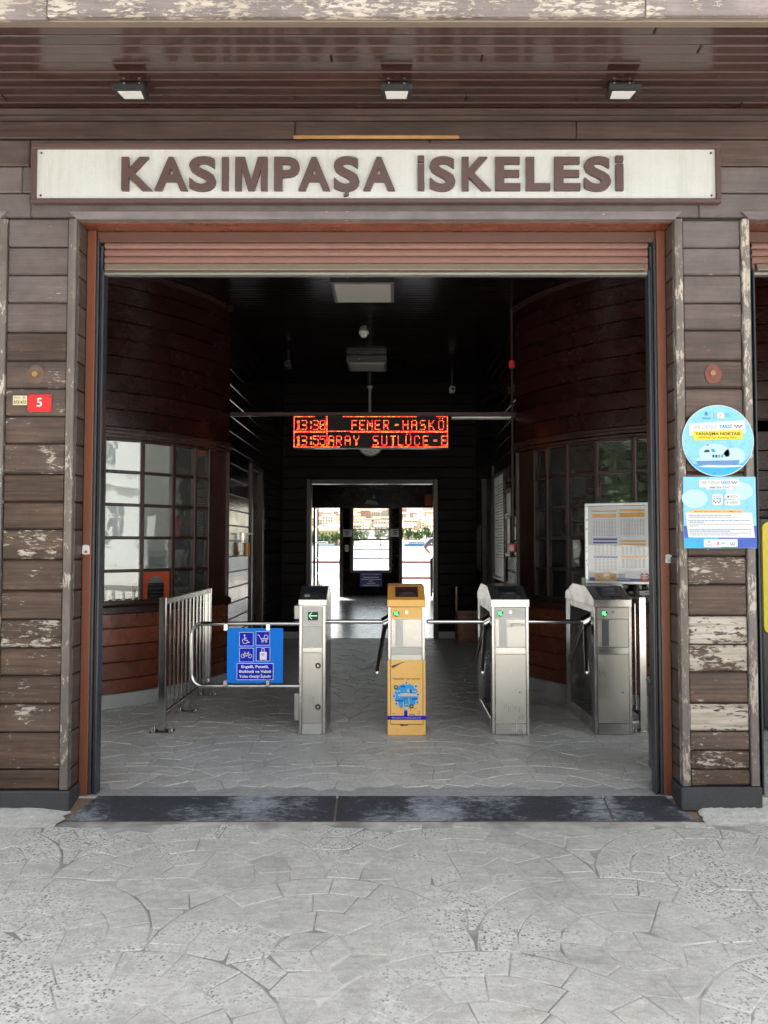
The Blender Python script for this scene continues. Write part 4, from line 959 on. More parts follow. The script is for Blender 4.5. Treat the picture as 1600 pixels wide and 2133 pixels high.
# ================================================================== fare turnstiles
CAPP = [(0, .934), (0, .985), (.25, 1.072), (.67, 1.072), (.93, .985), (.93, .934)]
def indicator(mb_parent, x, z):
    part('indicator_rim', MB().cyl((x, -.0075, z), (x, -.012, z), .0225, 20), M['black'], mb_parent)
    pr = Print((x, -.0122, z), (1, 0, 0), (0, 0, 1)); pr.poly([(-.016, .016), (-.016, -.010), (-.008, -.004), (.006, -.016), (.015, -.008), (.002, .006), (.008, .013), (.016, .016)][::-1] if False else [(-.015, .014), (-.015, -.012), (-.007, -.004), (.007, -.016), (.016, -.007), (.004, .006), (.012, .014)], 'green_on', 1)
    pr.done('arrow_light', mb_parent)
def turnstile(x, label, style):
    hw = .1365; st, sp = M['steel'], M['steel_panel']
    T = empty('turnstile', (x, 5.68, 0), label=label, cat='turnstile', group='fare turnstiles in a row', local=True)
    org = style == 'orange'
    body = MB(); body.cbox(-hw, -hw + .022, .0, .10, .0, .933, .003); body.cbox(hw - .022, hw, .0, .10, .0, .933, .003)
    part('front_column', body.cbox(-hw + .022, hw - .022, .004, .099, .0, .932, .001), st, T)
    part('base', cb(-hw + .001, hw - .001, .101, .778, .0, .10, b=.003), st, T); part('rear_column', cb(-hw, hw, .78, .93, .0, .933, b=.003), st, T)
    part('side_plate', cb(hw - .03, hw - .001, .101, .778, .101, .933, b=.002), M['steel_dark'], T)
    part('top_rail', cb(-hw + .001, hw - .032, .101, .778, .885, .932, b=.002), st, T)
    # cap
    part('cap', MB().prism(CAPP, 'x', -hw - .003, hw + .003), M['orange'] if org else M['steelx'], T)
    d = Vector((0, .25, .087)).normalized(); nrm = Vector((0, -d.z, d.y)); o = Vector((0, 0, .985))
    def slab(x0, x1, a, b_, t0, t1):
        m = MB(); vs = []
        for t in (t0, t1):
            for xx, q_ in ((x0, a), (x1, a), (x1, b_), (x0, b_)): v = o + d * q_ + nrm * t; vs.append((xx, v.y, v.z))
        return m.add(vs, [(3, 2, 1, 0), (4, 5, 6, 7), (0, 1, 5, 4), (1, 2, 6, 5), (2, 3, 7, 6), (3, 0, 4, 7)])
    if not org: part('reader_panel', slab(-hw + .004, hw - .004, .006, .258, .0005, .004), M['black_bezel'], T)
    rd = part('reader', slab(-.082 if org else -.070, .088 if org else .080, .045, .225, .0042, .010), M['black'], T)
    part('screen', slab(-.058, .066, .12, .205, .0102, .0115), M['screen'], rd); part('card_pad', slab(-.055, .01, .055, .088, .0102, .0115), M['slot_dark'], rd); part('card_pad', slab(.02, .07, .055, .088, .0102, .0115), M['slot_dark'], rd)
    part('status_line', slab(-.015, .045, .098, .104, .0102, .0112), M['grey_ink'], rd)
    if org: part('cap_lip', cb(-hw - .0045, hw + .0045, -.003, .012, .935, .984, b=.002), M['orange_lite'], T)
    # front panels
    part('indicator_panel', cb(-hw + .024, hw - .024, -.006, .0035, .846, .930, b=.002), M['orange_lite'] if org else M['steel_lite'] if style == 'pale' else sp, T)
    indicator(T, -.075 if style != 'dark' else -.066, .885)
    part('lock', MB().cyl((.0, -.0065, .895), (.0, -.012, .895), .011, 14), M['chrome'], T)
    up_ = part('upper_panel', cb(-hw + .024, hw - .024, -.004, .0035, .640, .842, b=.002), sp, T)
    part('token_strip', cb(-.082, -.026 if style != 'dark' else -.032, -.0062, -.0042, .645, .838, b=.001), M['slot_dark'] if style == 'dark' else M['steel_lite'], up_)
    if style != 'dark':
        pr = Print((.0, -.0044, .79), (1, 0, 0), (0, 0, 1)); pr.text('JETON', .0, .0, .105, .026, 'grey_ink' if style == 'pale' else 'steel_panel', 1, bold=.03)
        if style == 'pale': pr.poly([(-.032, .012), (-.002, .030), (-.002, -.006)], 'white', 1)
        pr.done('token_lettering', up_)
    part('band', cb(-hw + .024, hw - .024, -.007, .0035, .590, .636, b=.002), M['steel_lite'] if org else M['steelx'], T)
    dr_ = part('service_door', cb(-hw + .024, hw - .024, -.005, .0035, .085, .586, b=.002), sp, T)
    part('keyhole', MB().cyl((.066, -.0052, .31), (.066, -.008, .31), .006, 10), M['black'], dr_)
    part('kick_panel', cb(-hw + .024, hw - .024, -.006, .0035, .003, .082, b=.002), M['steel'], T)
    # tripod
    hub = part('tripod_hub', MB().cyl((-hw - .035, .20, .79), (-hw + .10, .20, .86), .045, 18, .055), M['chrome'], T)
    for dv in ((-1, 0, 0), (-.13, .62, -.77), (-.13, -.62, -.77)):
        dv = Vector(dv).normalized(); p0 = Vector((-hw - .02, .20, .805)); m = MB().cyl(p0, p0 + dv * .44, .0165, 14); m.cyl(p0 + dv * .44, p0 + dv * .452, .0165, 14, .009)
        part('arm', m, M['chrome'], hub)
    for yy in (.14, .26): part('bolt', MB().cyl((-.02, yy, .884), (-.02, yy, .875), .008, 8), M['steel'], T)
    return T
def xof(a, b_): return (PX(a, 1531, 5.68) + PX(b_, 1531, 5.68)) / 2
t_or = turnstile(xof(808, 886), 'orange-wrapped turnstile with a ferry advert on its lower half', 'orange')
turnstile(xof(1026, 1103), 'plain steel turnstile with JETON lettering, right of the orange one', 'pale')
turnstile(xof(1241, 1318), 'plain steel turnstile with a dark slot, farthest right beside the timetable', 'dark')
# wrap of the orange machine
T = t_or
part('vinyl_wrap', cb(-.1385, .1385, -.009, -.0072, .002, .545, b=.001), M['orange_lite'], T)
wr = MB(); wr.box(-.1388, -.1372, -.008, .10, .002, .545); wr.box(.1372, .1388, -.008, .10, .002, .545); part('vinyl_wrap_side', wr, M['orange_lite'], T)
pr = Print((0, -.0092, 0), (1, 0, 0), (0, 0, 1)); k = .277 / 965
def uv(x, y): return ((x - 592) * k, (2025 - y) * .545 / 1850)
pr.rect(*uv(110, 1645), *uv(1085, 1545), 'navy', 1); pr.text('İSTANBUL BÜYÜKŞEHİR BELEDİYESİ', *uv(250, 1608), uv(960, 0)[0], 22 * k, 'white', 2, bold=.03); pr.disc(*uv(228, 1592), 14 * k, 'white', 2, n=8)
for a_, b_2 in ((uv(180, 1760), uv(192, 170)), (uv(1005, 1760), uv(1017, 170)), (uv(180, 1762), uv(1017, 1748))): pr.rect(a_[0], a_[1], b_2[0], b_2[1], 'ink', 2)
pr.text('Vapurlar her yerde!', *uv(240, 655), uv(935, 0)[0], 52 * k, 'ink', 2, bold=.006)
cu, cv = uv(585, 1055); pr.disc(cu, cv, 310 * k, 'cyan', 1, n=40)
pr.poly([uv(370, 1025), uv(520, 985), uv(700, 990), uv(830, 1010), uv(840, 1070), uv(400, 1078)], 'white', 2); pr.rect(*uv(420, 1078), *uv(830, 1068), 'hull', 3); pr.disc(*uv(640, 920), 40 * k, 'white', 3, n=12); pr.poly([uv(660, 900), uv(690, 890), uv(745, 990), uv(700, 985)], 'ink', 4)
pr.rect(*uv(530, 1310), *uv(635, 1120), 'ink', 3); pr.rect(*uv(542, 1295), *uv(624, 1135), 'cyan', 4); pr.poly([uv(540, 1280), uv(620, 1240), uv(622, 1265), uv(545, 1295)], 'white', 5); pr.poly([uv(505, 1200), uv(525, 1190), uv(530, 1320), uv(640, 1320), uv(610, 1400), uv(540, 1400), uv(508, 1310)], 'white', 2); pr.line([uv(645, 1130), uv(640, 1180), uv(660, 1230), uv(645, 1280)], 22 * k, 'white', 3)
pr.rect(*uv(532, 1430), *uv(612, 1395), 'teal', 3); pr.rect(*uv(530, 1545), *uv(614, 1430), 'navy', 3)
for bx, by, m_, ic in ((590, 735, 'white', 'crimson'), (320, 840, 'ink', 'white'), (830, 820, 'white', 'ink'), (272, 1060, 'white', 'navy'), (885, 1020, 'white', 'crimson'), (868, 1210, 'white', 'violet'), (722, 1315, 'ink', 'yellow'), (335, 1245, 'white', 'ink'), (445, 1325, 'crimson', 'white')):
    u_, v_ = uv(bx, by); r_ = (48 if bx != 445 else 26) * k; pr.rrect(u_ - r_, v_ - r_, u_ + r_, v_ + r_, r_ * .35, m_, 3); pr.poly([(u_ - r_ * .5, v_ - r_ * .8), (u_ + r_ * .1, v_ - r_ * .8), (u_ - r_ * .6, v_ - r_ * 1.5)], m_, 3); pr.disc(u_, v_, r_ * .5, ic, 4, n=10)
for bx, by, w_, m_ in ((500, 830, 120, 'navy'), (375, 935, 120, 'sky_lite'), (790, 940, 110, 'sky_lite'), (410, 1175, 180, 'navy'), (795, 1130, 130, 'navy')): u_, v_ = uv(bx, by); pr.rect(u_ - w_ * k / 2, v_ - 14 * k, u_ + w_ * k / 2, v_ + 14 * k, m_, 2)
for bx, by, m_ in ((695, 1410, 'crimson'), (810, 1368, 'red'), (780, 1460, 'white'), (885, 1320, 'white')): pr.disc(*uv(bx, by), 15 * k, m_, 2, n=8)
for i in range(4): pr.rect(*uv(860, 1440 + i * 28), *uv(940, 1432 + i * 28), 'grey_ink', 2)
pr.rect(*uv(655, 1525), *uv(800, 1508), 'ink', 2); pr.rect(*uv(222, 1530), *uv(320, 1515), 'white', 2); pr.rect(*uv(222, 1500), *uv(320, 1488), 'crimson', 2)
pr.poly([uv(200, 320), uv(450, 235), uv(600, 208), uv(460, 250), uv(240, 375)], 'scrape', 2); pr.poly([uv(420, 1765), uv(470, 1760), uv(560, 1772), uv(640, 1768), uv(620, 1790), uv(450, 1800)], 'scrape', 3)
for i, (bx, by) in enumerate(((780, 378), (1055, 855), (350, 1908), (910, 1800), (145, 1720), (470, 1500), (380, 1495))): pr.disc(*uv(bx, by), 9 * k, 'scrape', 2, n=7)
pr.done('advert_print', T)

# ================================================================== gate pillar and swing gate
gx0, gx1 = PX(622, 1531, 5.68), PX(678, 1531, 5.68); gc, gw = (gx0 + gx1) / 2, (gx1 - gx0) / 2
T = empty('gate_pillar', (gc, 5.68, 0), label='narrow steel gate pillar with a green left-arrow display beside the swing gate', cat='gate pillar', local=True)
b = MB(); b.cbox(-gw, -gw + .024, 0, .46, 0, .945, .003); b.cbox(gw - .024, gw, 0, .46, 0, .945, .003); b.cbox(-gw + .024, gw - .024, .004, .459, 0, .944, .001); part('body', b, M['steel'], T)
gp = [(0, .946), (0, .985), (.17, 1.075), (.33, 1.075), (.46, .99), (.46, .946)]
part('cap', MB().prism(gp, 'x', -gw - .004, gw + .004), M['steelx'], T)
d = Vector((0, .17, .09)).normalized(); nrm = Vector((0, -d.z, d.y)); o = Vector((0, 0, .985))
def slab2(x0, x1, a, b_, t0, t1):
    vs = []
    for t in (t0, t1):
        for xx, q_ in ((x0, a), (x1, a), (x1, b_), (x0, b_)): v = o + d * q_ + nrm * t; vs.append((xx, v.y, v.z))
    return MB().add(vs, [(3, 2, 1, 0), (4, 5, 6, 7), (0, 1, 5, 4), (1, 2, 6, 5), (2, 3, 7, 6), (3, 0, 4, 7)])
part('reader_panel', slab2(-gw, gw, .004, .188, .0005, .005), M['black'], T)
rd = part('screen', slab2(-gw + .045, gw - .04, .10, .165, .0052, .008), M['screen'], T); part('card_pad', slab2(-gw + .025, gw - .02, .02, .075, .0052, .007), M['black_bezel'], T); part('card_logo', slab2(-gw + .035, -gw + .075, .03, .062, .0072, .008), M['grey_ink'], T)
for a_, b_, m_ in ((.795, .936, 'steel_lite'), (.640, .791, 'steel_lite'), (.602, .636, 'steelx'), (.088, .598, 'steel_panel'), (.004, .084, 'steel_lite')):
    part('front_panel', cb(-gw + .027, gw - .027, -.005, .0035, a_, b_, b=.002), M[m_], T)
pr = Print((0, -.0055, .868), (1, 0, 0), (0, 0, 1)); pr.rrect(-.034, -.033, .042, .030, .006, 'ink', 1)
for i in range(8):
    if i: pr.disc(-.026 + i * .003, .0 + i * .0032, .0018, 'green_led', 2, n=6); pr.disc(-.026 + i * .003, 0 - i * .0032, .0018, 'green_led', 2, n=6)
    pr.rect(-.024 + i * .0075, -.002, -.019 + i * .0075, .0022, 'green_led', 2)
pr.done('arrow_display', T)
for z in (.505, .205):
    lk = part('lock', MB().cyl((gw - .055, -.0055, z), (gw - .055, -.010, z), .021, 18), M['black'], T); part('lock_barrel', MB().cyl((gw - .055, -.0102, z), (gw - .055, -.014, z), .008, 10), M['chrome'], lk)
part('motor_box', cb(-gw - .065, -gw - .002, .20, .40, .82, .93, b=.006), M['steel_dark'], T)
part('hinge_box', cb(-gw - .06, -gw - .002, .16, .36, .06, .28, b=.01), M['steel_dark'], T)
part('latch_stud', MB().cyl((-.03, .25, 1.075), (-.03, .25, 1.10), .012, 10), M['chrome'], T); part('latch_stud', MB().cyl((.03, .27, 1.075), (.03, .27, 1.115), .012, 10), M['chrome'], T)

YGT = 5.80
T = empty('swing_gate', (gx0 - .4, YGT, .3), label='bent steel tube swing gate carrying the blue pass sign', cat='gate')
zt, zb_ = PZ(1299, YGT), PZ(1429, YGT); xl = PX(400, 1360, YGT); rr = .085; pts = [(gx0 + .01, YGT, zt), (xl + rr + .3, YGT, zt)]
pts += [(xl + rr - rr * math.sin(R_(t)), YGT, zt - rr + rr * math.cos(R_(t))) for t in range(0, 91, 12)]
pts += [(xl + rr - rr * math.cos(R_(t)), YGT, zb_ + rr - rr * math.sin(R_(t))) for t in range(0, 91, 12)]
pts += [(xl + rr + .3, YGT, zb_), (gx0 + .01, YGT, zb_)]
part('tube', MB().tube(pts, .0165, 12), M['chrome'], T)
bx0, bx1, bz0, bz1 = PX(474, 1365, YGT), PX(590, 1365, YGT), PZ(1422, YGT), PZ(1308, YGT)
for px in (471, 559):
    for z, up_ in ((zt, -1), (zb_, 1)):
        x = PX(px, 1365, YGT); cl = MB(); cl.cbox(x - .016, x + .016, YGT - .026, YGT - .017, z + (.0 if up_ > 0 else -.05), z + (.05 if up_ > 0 else .0), .004); cl.cyl((x, YGT - .0265, z + up_ * .02), (x, YGT - .031, z + up_ * .02), .008, 10)
        part('clamp', cl, M['chrome'], T)
T = empty('pass_sign', ((bx0 + bx1) / 2, YGT - .012, bz0), label='bright blue sign with wheelchair, pram, bicycle and suitcase symbols on the gate', cat='sign')
part('board', rr_prism(bx0, bx1, bz0, bz1, .008, YGT - .015, YGT - .011), M['blue'], T)
pr = Print((bx0, YGT - .0155, bz0), (1, 0, 0), (0, 0, 1)); Wd, Hd = bx1 - bx0, bz1 - bz0
def uv(x, y): return ((x - 697) / 460 * Wd, (885 - y) / 452 * Hd)
k = Wd / 460
for x_, y_ in ((797, 466), (933, 460), (799, 597), (936, 590)):
    u0, v0 = uv(x_, y_ + 115); u1, v1 = uv(x_ + 116, y_); pr.rect(u0, v0, u1, v1, 'white2', 1); pr.rect(u0 + 3 * k, v0 + 3 * k, u1 - 3 * k, v1 - 3 * k, 'navy', 2)
W4 = 4.5 * k
pr.disc(*uv(840, 492), 7 * k, 'white2', 3, n=12); pr.line([uv(841, 502), uv(843, 532), uv(864, 534), uv(872, 552), uv(882, 548)], 5.5 * k, 'white2', 3); pr.line([uv(842, 514), uv(858, 516)], W4, 'white2', 3); pr.ring(*uv(846, 538), 24 * k, 4 * k, 'white2', 3, a0=120, a1=340, n=16)
pr.line([uv(947, 488), uv(960, 492), uv(975, 520), uv(1030, 518), uv(1034, 500), uv(1028, 492), uv(1008, 490), uv(1000, 515)], W4, 'white2', 3); pr.line([uv(975, 520), uv(985, 532), uv(1025, 530), uv(1034, 515)], W4, 'white2', 3)
for x_ in (988, 1018): pr.ring(*uv(x_, 543), 9 * k, 3.5 * k, 'white2', 3, n=14)
for x_ in (828, 886): pr.ring(*uv(x_, 662), 17 * k, 3.5 * k, 'white2', 3, n=18)
pr.line([uv(828, 662), uv(842, 640), uv(872, 640), uv(886, 662)], 3.5 * k, 'white2', 3); pr.line([uv(842, 640), uv(858, 664), uv(874, 636), uv(870, 628), uv(880, 630)], 3.5 * k, 'white2', 3); pr.line([uv(828, 662), uv(858, 664)], 3.5 * k, 'white2', 3); pr.line([uv(842, 640), uv(840, 630), uv(834, 630), uv(848, 630)], 4 * k, 'white2', 3)
pr.rrect(*uv(967, 693), *uv(1024, 628), .004, 'white2', 3); pr.line([uv(983, 628), uv(983, 601), uv(1003, 601), uv(1003, 628)], W4, 'white2', 3); pr.rect(*uv(980, 646), *uv(1008, 642), 'navy', 4); pr.rect(*uv(980, 656), *uv(1004, 652), 'navy', 4)
for x_ in (976, 1012): pr.rect(*uv(x_, 699), *uv(x_ + 8, 693), 'white2', 3)
pr.rect(*uv(778, 860), *uv(1080, 722), 'white2', 1); pr.rect(*uv(782, 856), *uv(1076, 726), 'navy', 2)
pr.text('Engelli, Pusetli,', *uv(815, 760), uv(1040, 0)[0], 22 * k, 'white2', 3, bold=.028); pr.text('Bisikletli ve Valizli', *uv(797, 800), uv(1060, 0)[0], 22 * k, 'white2', 3, bold=.028); pr.text('Yolcu Geçişi İçindir', *uv(797, 840), uv(1062, 0)[0], 22 * k, 'white2', 3, bold=.028)
pr.done('print', T)

# ================================================================== steel railings
def railing(x, y0, y1, label):
    T = empty('steel_railing', (x, y0, 0), label=label, cat='railing', group='steel railings beside the turnstiles')
    zt_, zb2 = .985, .105
    for i, yy in enumerate((y0, (y0 + y1) / 2, y1)):
        top = zt_ if i != 1 else zb2
        p_ = part('post', cb(x - .026, x + .026, yy - .02, yy + .02, .006, top + (.012 if i == 0 else -.002), b=.003), M['chrome'], T)
        part('base_plate', cb(x - .085, x + .085, yy - .05, yy + .05, -.001, .006, b=.002), M['steel'], p_)
        for dx in (-.065, .065):
            for dy in (-.03, .03): part('bolt', MB().cyl((x + dx, yy + dy, .0065), (x + dx, yy + dy, .045), .0075, 8), M['chrome'], p_)
    part('top_rail', cb(x - .022, x + .022, y0 + .021, y1 - .021, zt_ - .045, zt_, b=.003), M['steelx'], T); part('bottom_rail', cb(x - .018, x + .018, y0 + .021, y1 - .021, zb2, zb2 + .03, b=.003), M['chrome'], T)
    n = 12
    for i in range(n):
        yy = y0 + .07 + (y1 - y0 - .12) * i / (n - 1); part('bar', cb(x - .0045, x + .0045, yy - .015, yy + .015, zb2 + .031, zt_ - .046, b=.002), M['chrome'], T)
railing(-1.725, 5.78, 7.18, 'slatted steel railing at the left of the swing gate'); railing(1.865, 5.80, 7.05, 'slatted steel railing behind the farthest right turnstile')

# ================================================================== timetable in a snap frame on a stand
tc = (P(1225, 1130, 6.2) + P(1355, 1130, 6.2)) / 2
tw = .272; tz0, tz1 = PZ(1217, 6.2), PZ(1047, 6.2)
T = empty('timetable_stand', (tc.x, 6.2, 0), rz=R_(-22), label='ferry timetable poster in a silver frame on a post behind the right turnstiles', cat='timetable', local=True)
part('post', cb(-.02, .02, .012, .05, .012, tz0 + .3), M['alu'], T); part('foot', MB().cyl((0, .03, .0), (0, .03, .012), .18, 24), M['alu'], T)
part('backing', MB().box(-tw + .01, tw - .01, -.006, .0115, tz0 + .01, tz1 - .01), M['paper'], T); fwid = .028
part('frame_rail', cb(-tw, tw, -.016, .010, tz1 - fwid, tz1, b=.006), M['alu'], T); part('frame_rail', cb(-tw, tw, -.016, .010, tz0, tz0 + fwid, b=.006), M['alu'], T)
part('frame_stile', cb(-tw, -tw + fwid, -.0155, .0095, tz0 + fwid, tz1 - fwid, b=.006), M['alu'], T); part('frame_stile', cb(tw - fwid, tw, -.0155, .0095, tz0 + fwid, tz1 - fwid, b=.006), M['alu'], T)
pr = Print((-tw, -.0065, tz0), (1, 0, 0), (0, 0, 1)); Hd = tz1 - tz0
def uv(x, y): return ((x - 60) / 1470 * 2 * tw, (1990 - y) / 1930 * Hd)
for x0_, x1_, y0_, y1_, m_ in ((232, 745, 275, 245, 'amber'), (810, 1330, 275, 225, 'amber'), (232, 745, 420, 320, 'amber'), (815, 1330, 405, 300, 'amber'), (245, 755, 955, 905, 'violet'), (245, 755, 1028, 985, 'violet'), (250, 765, 1375, 1330, 'violet'), (825, 1345, 995, 948, 'amber'), (825, 1345, 1072, 1028, 'amber'), (832, 1350, 1362, 1315, 'amber'),
                               (160, 270, 1905, 1835, 'violet'), (745, 1240, 1915, 1850, 'violet'), (160, 1450, 1945, 1918, 'salmon')): pr.rect(*uv(x0_, y0_), *uv(x1_, y1_), m_, 1)
pr.rect(*uv(272, 1925), *uv(735, 1738), 'amber', 2)
def grid(x0_, x1_, y0_, y1_, nc, nr):
    for r in range(nr):
        for c_ in range(nc):
            xa_ = x0_ + (x1_ - x0_) * (c_ + .2) / nc; ya_ = y0_ + (y1_ - y0_) * (r + .5) / nr; pr.rect(*uv(xa_, ya_ + 7), *uv(xa_ + (x1_ - x0_) / nc * .55, ya_ - 6), 'grey_ink', 1)
grid(240, 745, 450, 850, 9, 13); grid(820, 1335, 440, 840, 9, 13); grid(250, 755, 1050, 1310, 6, 7); grid(255, 760, 1395, 1660, 6, 8); grid(830, 1345, 1095, 1290, 6, 7); grid(835, 1350, 1385, 1600, 6, 8)
for xa_, xb_, ya_, yb2 in ((575, 640, 400, 850), (930, 995, 400, 850), (330, 420, 1030, 1325), (595, 685, 1375, 1680), (1085, 1170, 1070, 1310), (1005, 1095, 1362, 1605)):
    pr.line([uv(xa_, ya_), uv(xa_, yb2), uv(xb_, yb2), uv(xb_, ya_)], .0018, 'grey_ink', 2)
for i in range(8): pr.rect(*uv(250 + i * 62, 410), *uv(258 + i * 62, 330), 'salmon', 2); pr.rect(*uv(830 + i * 62, 398), *uv(838 + i * 62, 312), 'salmon', 2)
pr.disc(*uv(362, 1820), .008, 'grey_ink', 3, n=12); pr.rect(*uv(312, 1870), *uv(425, 1858), 'grey_ink', 3); pr.poly([uv(500, 1870), uv(515, 1815), uv(575, 1815), uv(595, 1870)], 'white2', 3); pr.rect(*uv(605, 1835), *uv(670, 1822), 'ink', 3); pr.rect(*uv(605, 1858), *uv(695, 1846), 'ink', 3); pr.rect(*uv(765, 1892), *uv(1010, 1872), 'white2', 2)
for i in range(3): pr.rect(*uv(775, 1765 + i * 32), *uv(910, 1752 + i * 32), 'grey_ink', 2)
pr.poly([uv(1230, 1930), uv(1290, 1945), uv(1455, 1945), uv(1455, 1770), uv(1400, 1720), uv(1225, 1820)], 'crimson', 2)
hp = [(16 * math.sin(t) ** 3, 13 * math.cos(t) - 5 * math.cos(2 * t) - 2 * math.cos(3 * t) - math.cos(4 * t)) for t in [2 * math.pi * i / 36 for i in range(36)]][::-1]
hu, hv = uv(1315, 1790); pr.poly([(hu + a_ * .0024, hv + b_ * .0022) for a_, b_ in hp], 'white2', 3); pr.poly([(hu + a_ * .0021, hv + b_ * .0019) for a_, b_ in hp], 'crimson', 4)
for i, w_ in enumerate((.012, .034, .02, .03)): pr.rect(hu - w_ / 2 * 1.3, hv + .012 - i * .011, hu + w_ / 2 * 1.3, hv + .018 - i * .011, 'white2', 5)
pr.done('print', T)
part('cover_sheet', MB().box(-tw + fwid, tw - fwid, -.0122, -.0115, tz0 + fwid, tz1 - fwid), M['cover'], T)
T2 = empty('leaflet_board', (tc.x - .22, 6.34, 0), label='small white and orange board low behind the timetable', cat='board', local=True)
part('panel', cb(-.05, .27, 0, .01, .98, 1.12), M['paper'], T2); part('stripe', cb(.06, .18, -.003, -.0005, 1.0, 1.10), M['salmon'], T2); part('leg', cb(.10, .12, .0105, .03, .0, .98), M['alu'], T2)

# ================================================================== perforated bin
bc = Vector((1.752, 4.86, 0))
T = empty('waste_bin', bc, label='perforated grey metal waste bin behind the right shutter guide', cat='bin', local=True)
def perforated():
    mb = MB(); n, m, h, r = 48, 26, .50, .15; th = 2 * math.pi / n; hz = h / m
    for i in range(n):
        for j in range(m):
            a0 = i * th + (th / 2 if j % 2 else 0); z0 = .03 + j * hz; q_ = []
            for s_, fr in ((0, 0), (1, .26)):
                q_.append([(r * math.cos(a0 + th * u), r * math.sin(a0 + th * u), z0 + hz * v) for u, v in ((fr, fr), (1 - fr, fr), (1 - fr, 1 - fr), (fr, 1 - fr))])
            mb.add(q_[0] + q_[1], [(k_, (k_ + 1) % 4, 4 + (k_ + 1) % 4, 4 + k_) for k_ in range(4)], 0)
    return mb
part('perforated_body', perforated(), M['steel_panel'], T); part('liner', MB().cyl((0, 0, .02), (0, 0, .52), .143, 24), M['channel'], T)
part('rim', MB().tube([(.152 * math.cos(2 * math.pi * i / 24), .152 * math.sin(2 * math.pi * i / 24), .535) for i in range(25)], .012, 8), M['steel'], T); part('base', MB().cyl((0, 0, 0), (0, 0, .03), .153, 24), M['steel'], T)

# ================================================================== inside the hall
YD = 7.70
T = empty('cross_beam', (CXM, 7.76, PZ(866, YD)), label='thin dark beam spanning the hall between the two ticket bays', cat='beam')
bz = PZ(866, YD) + .004
part('beam', cb(HX0 - .02, HX1 + .02, 7.735, 7.785, bz, bz + .04, b=.003), M['darkz'], T)
part('batten_lamp', cb(PX(940, 870, 7.9), HX1 - .03, 7.80, 7.90, bz - .012, bz + .035, b=.006), M['white_plastic'], T)
L0, L1, D0, D1 = PX(612, 900, YD), PX(933, 900, YD), PZ(932, YD), PZ(867, YD)
T = empty('led_board', ((L0 + L1) / 2, YD, D0), label='red LED departure board with two lines of times and piers hanging in the hall', cat='departure board')
part('case', cb(L0 - .008, L1 + .008, YD, YD + .09, D0 - .008, D1 + .006, b=.004), M['black'], T); part('face', MB().box(L0, L1, YD - .003, YD - .0005, D0, D1), M['led_face'], T)
F57 = {'0': '01110 10001 10011 10101 11001 10001 01110', '1': '00100 01100 00100 00100 00100 00100 01110', '3': '11110 00001 00001 01110 00001 00001 11110', '5': '11111 10000 11110 00001 00001 10001 01110',
       ':': '00000 00100 00100 00000 00100 00100 00000', 'F': '11111 10000 10000 11110 10000 10000 10000', 'E': '11111 10000 10000 11110 10000 10000 11111', 'N': '10001 11001 10101 10101 10011 10001 10001', 'R': '11110 10001 10001 11110 10100 10010 10001',
       '-': '00000 00000 00000 01110 00000 00000 00000', 'H': '10001 10001 10001 11111 10001 10001 10001', 'A': '01110 10001 10001 11111 10001 10001 10001', 'S': '01111 10000 10000 01110 00001 00001 11110', 'K': '10001 10010 10100 11000 10100 10010 10001',
       'O': '01110 10001 10001 10001 10001 10001 01110', 'Y': '10001 10001 01010 00100 00100 00100 00100', 'U': '10001 10001 10001 10001 10001 10001 01110', 'T': '11111 00100 00100 00100 00100 00100 00100', 'L': '10000 10000 10000 10000 10000 10000 11111', 'C': '01110 10001 10000 10000 10000 10001 01110'}
NC, NRW = 160, 32; on = set()
def led_char(ch, col, row, um=False):
    g_ = F57[ch].split(); rm = [0, 1, 1, 2, 3, 3, 4, 5, 5, 6]; cm = [0, 1, 2, 2, 3, 4]
    for r in range(10):
        for c_ in range(6):
            if g_[rm[r]][cm[c_]] == '1': on.add((col + c_, row + r))
    if um: on.update({(col + 1, row - 2), (col + 4, row - 2)})
for ch, c_ in (('1', 2), ('3', 8), (':', 15), ('3', 20), ('0', 27), ('F', 60), ('E', 68), ('N', 76), ('E', 84), ('R', 93), ('-', 104), ('H', 113), ('A', 122), ('S', 131), ('K', 140)): led_char(ch, c_, 4)
led_char('O', 150, 4, True)
for ch, c_ in (('1', 2), ('3', 8), (':', 15), ('5', 20), ('5', 27), ('A', 36), ('R', 44), ('A', 53), ('Y', 62), ('S', 82), ('U', 91), ('T', 100), ('L', 108), ('C', 125), ('E', 134), ('-', 144), ('E', 153)): led_char(ch, c_, 20)
led_char('U', 116, 20, True)
on |= {(c_, 0) for c_ in range(NC) if c_ < 22 or 50 < c_ < 128 or c_ > 147} | {(c_, 31) for c_ in range(NC) if c_ < 48 or c_ > 80} | {(c_, 15) for c_ in range(NC)} | {(c_, 16) for c_ in range(NC) if c_ < 34 or c_ > 58}
on |= {(0, r) for r in range(NRW)} | {(159, r) for r in range(NRW)} | {(34, r) for r in range(NRW)} | {(33, r) for r in range(0, 15, 2)}
pw, ph_ = (L1 - L0) / NC, (D1 - D0) / NRW; dots = MB(); rnd = random.Random(9)
for c_, r in sorted(on):
    x, z = L0 + (c_ + .5) * pw, D1 - (r + .5) * ph_; h_ = pw * .36
    dots.add([(x - h_, YD - .0045, z - h_), (x + h_, YD - .0045, z - h_), (x + h_, YD - .0045, z + h_), (x - h_, YD - .0045, z + h_)], [(0, 1, 2, 3)], 1 if rnd.random() < .34 else 0)
part('led_dots', dots, [M['led_red'], M['led_orange']], T, kind='stuff')
for x in (L0 + .2, L1 - .2): part('hanger', cb(x - .012, x + .012, YD + .03, YD + .034, D1 + .006, bz + .002, b=.001), M['black'], T)
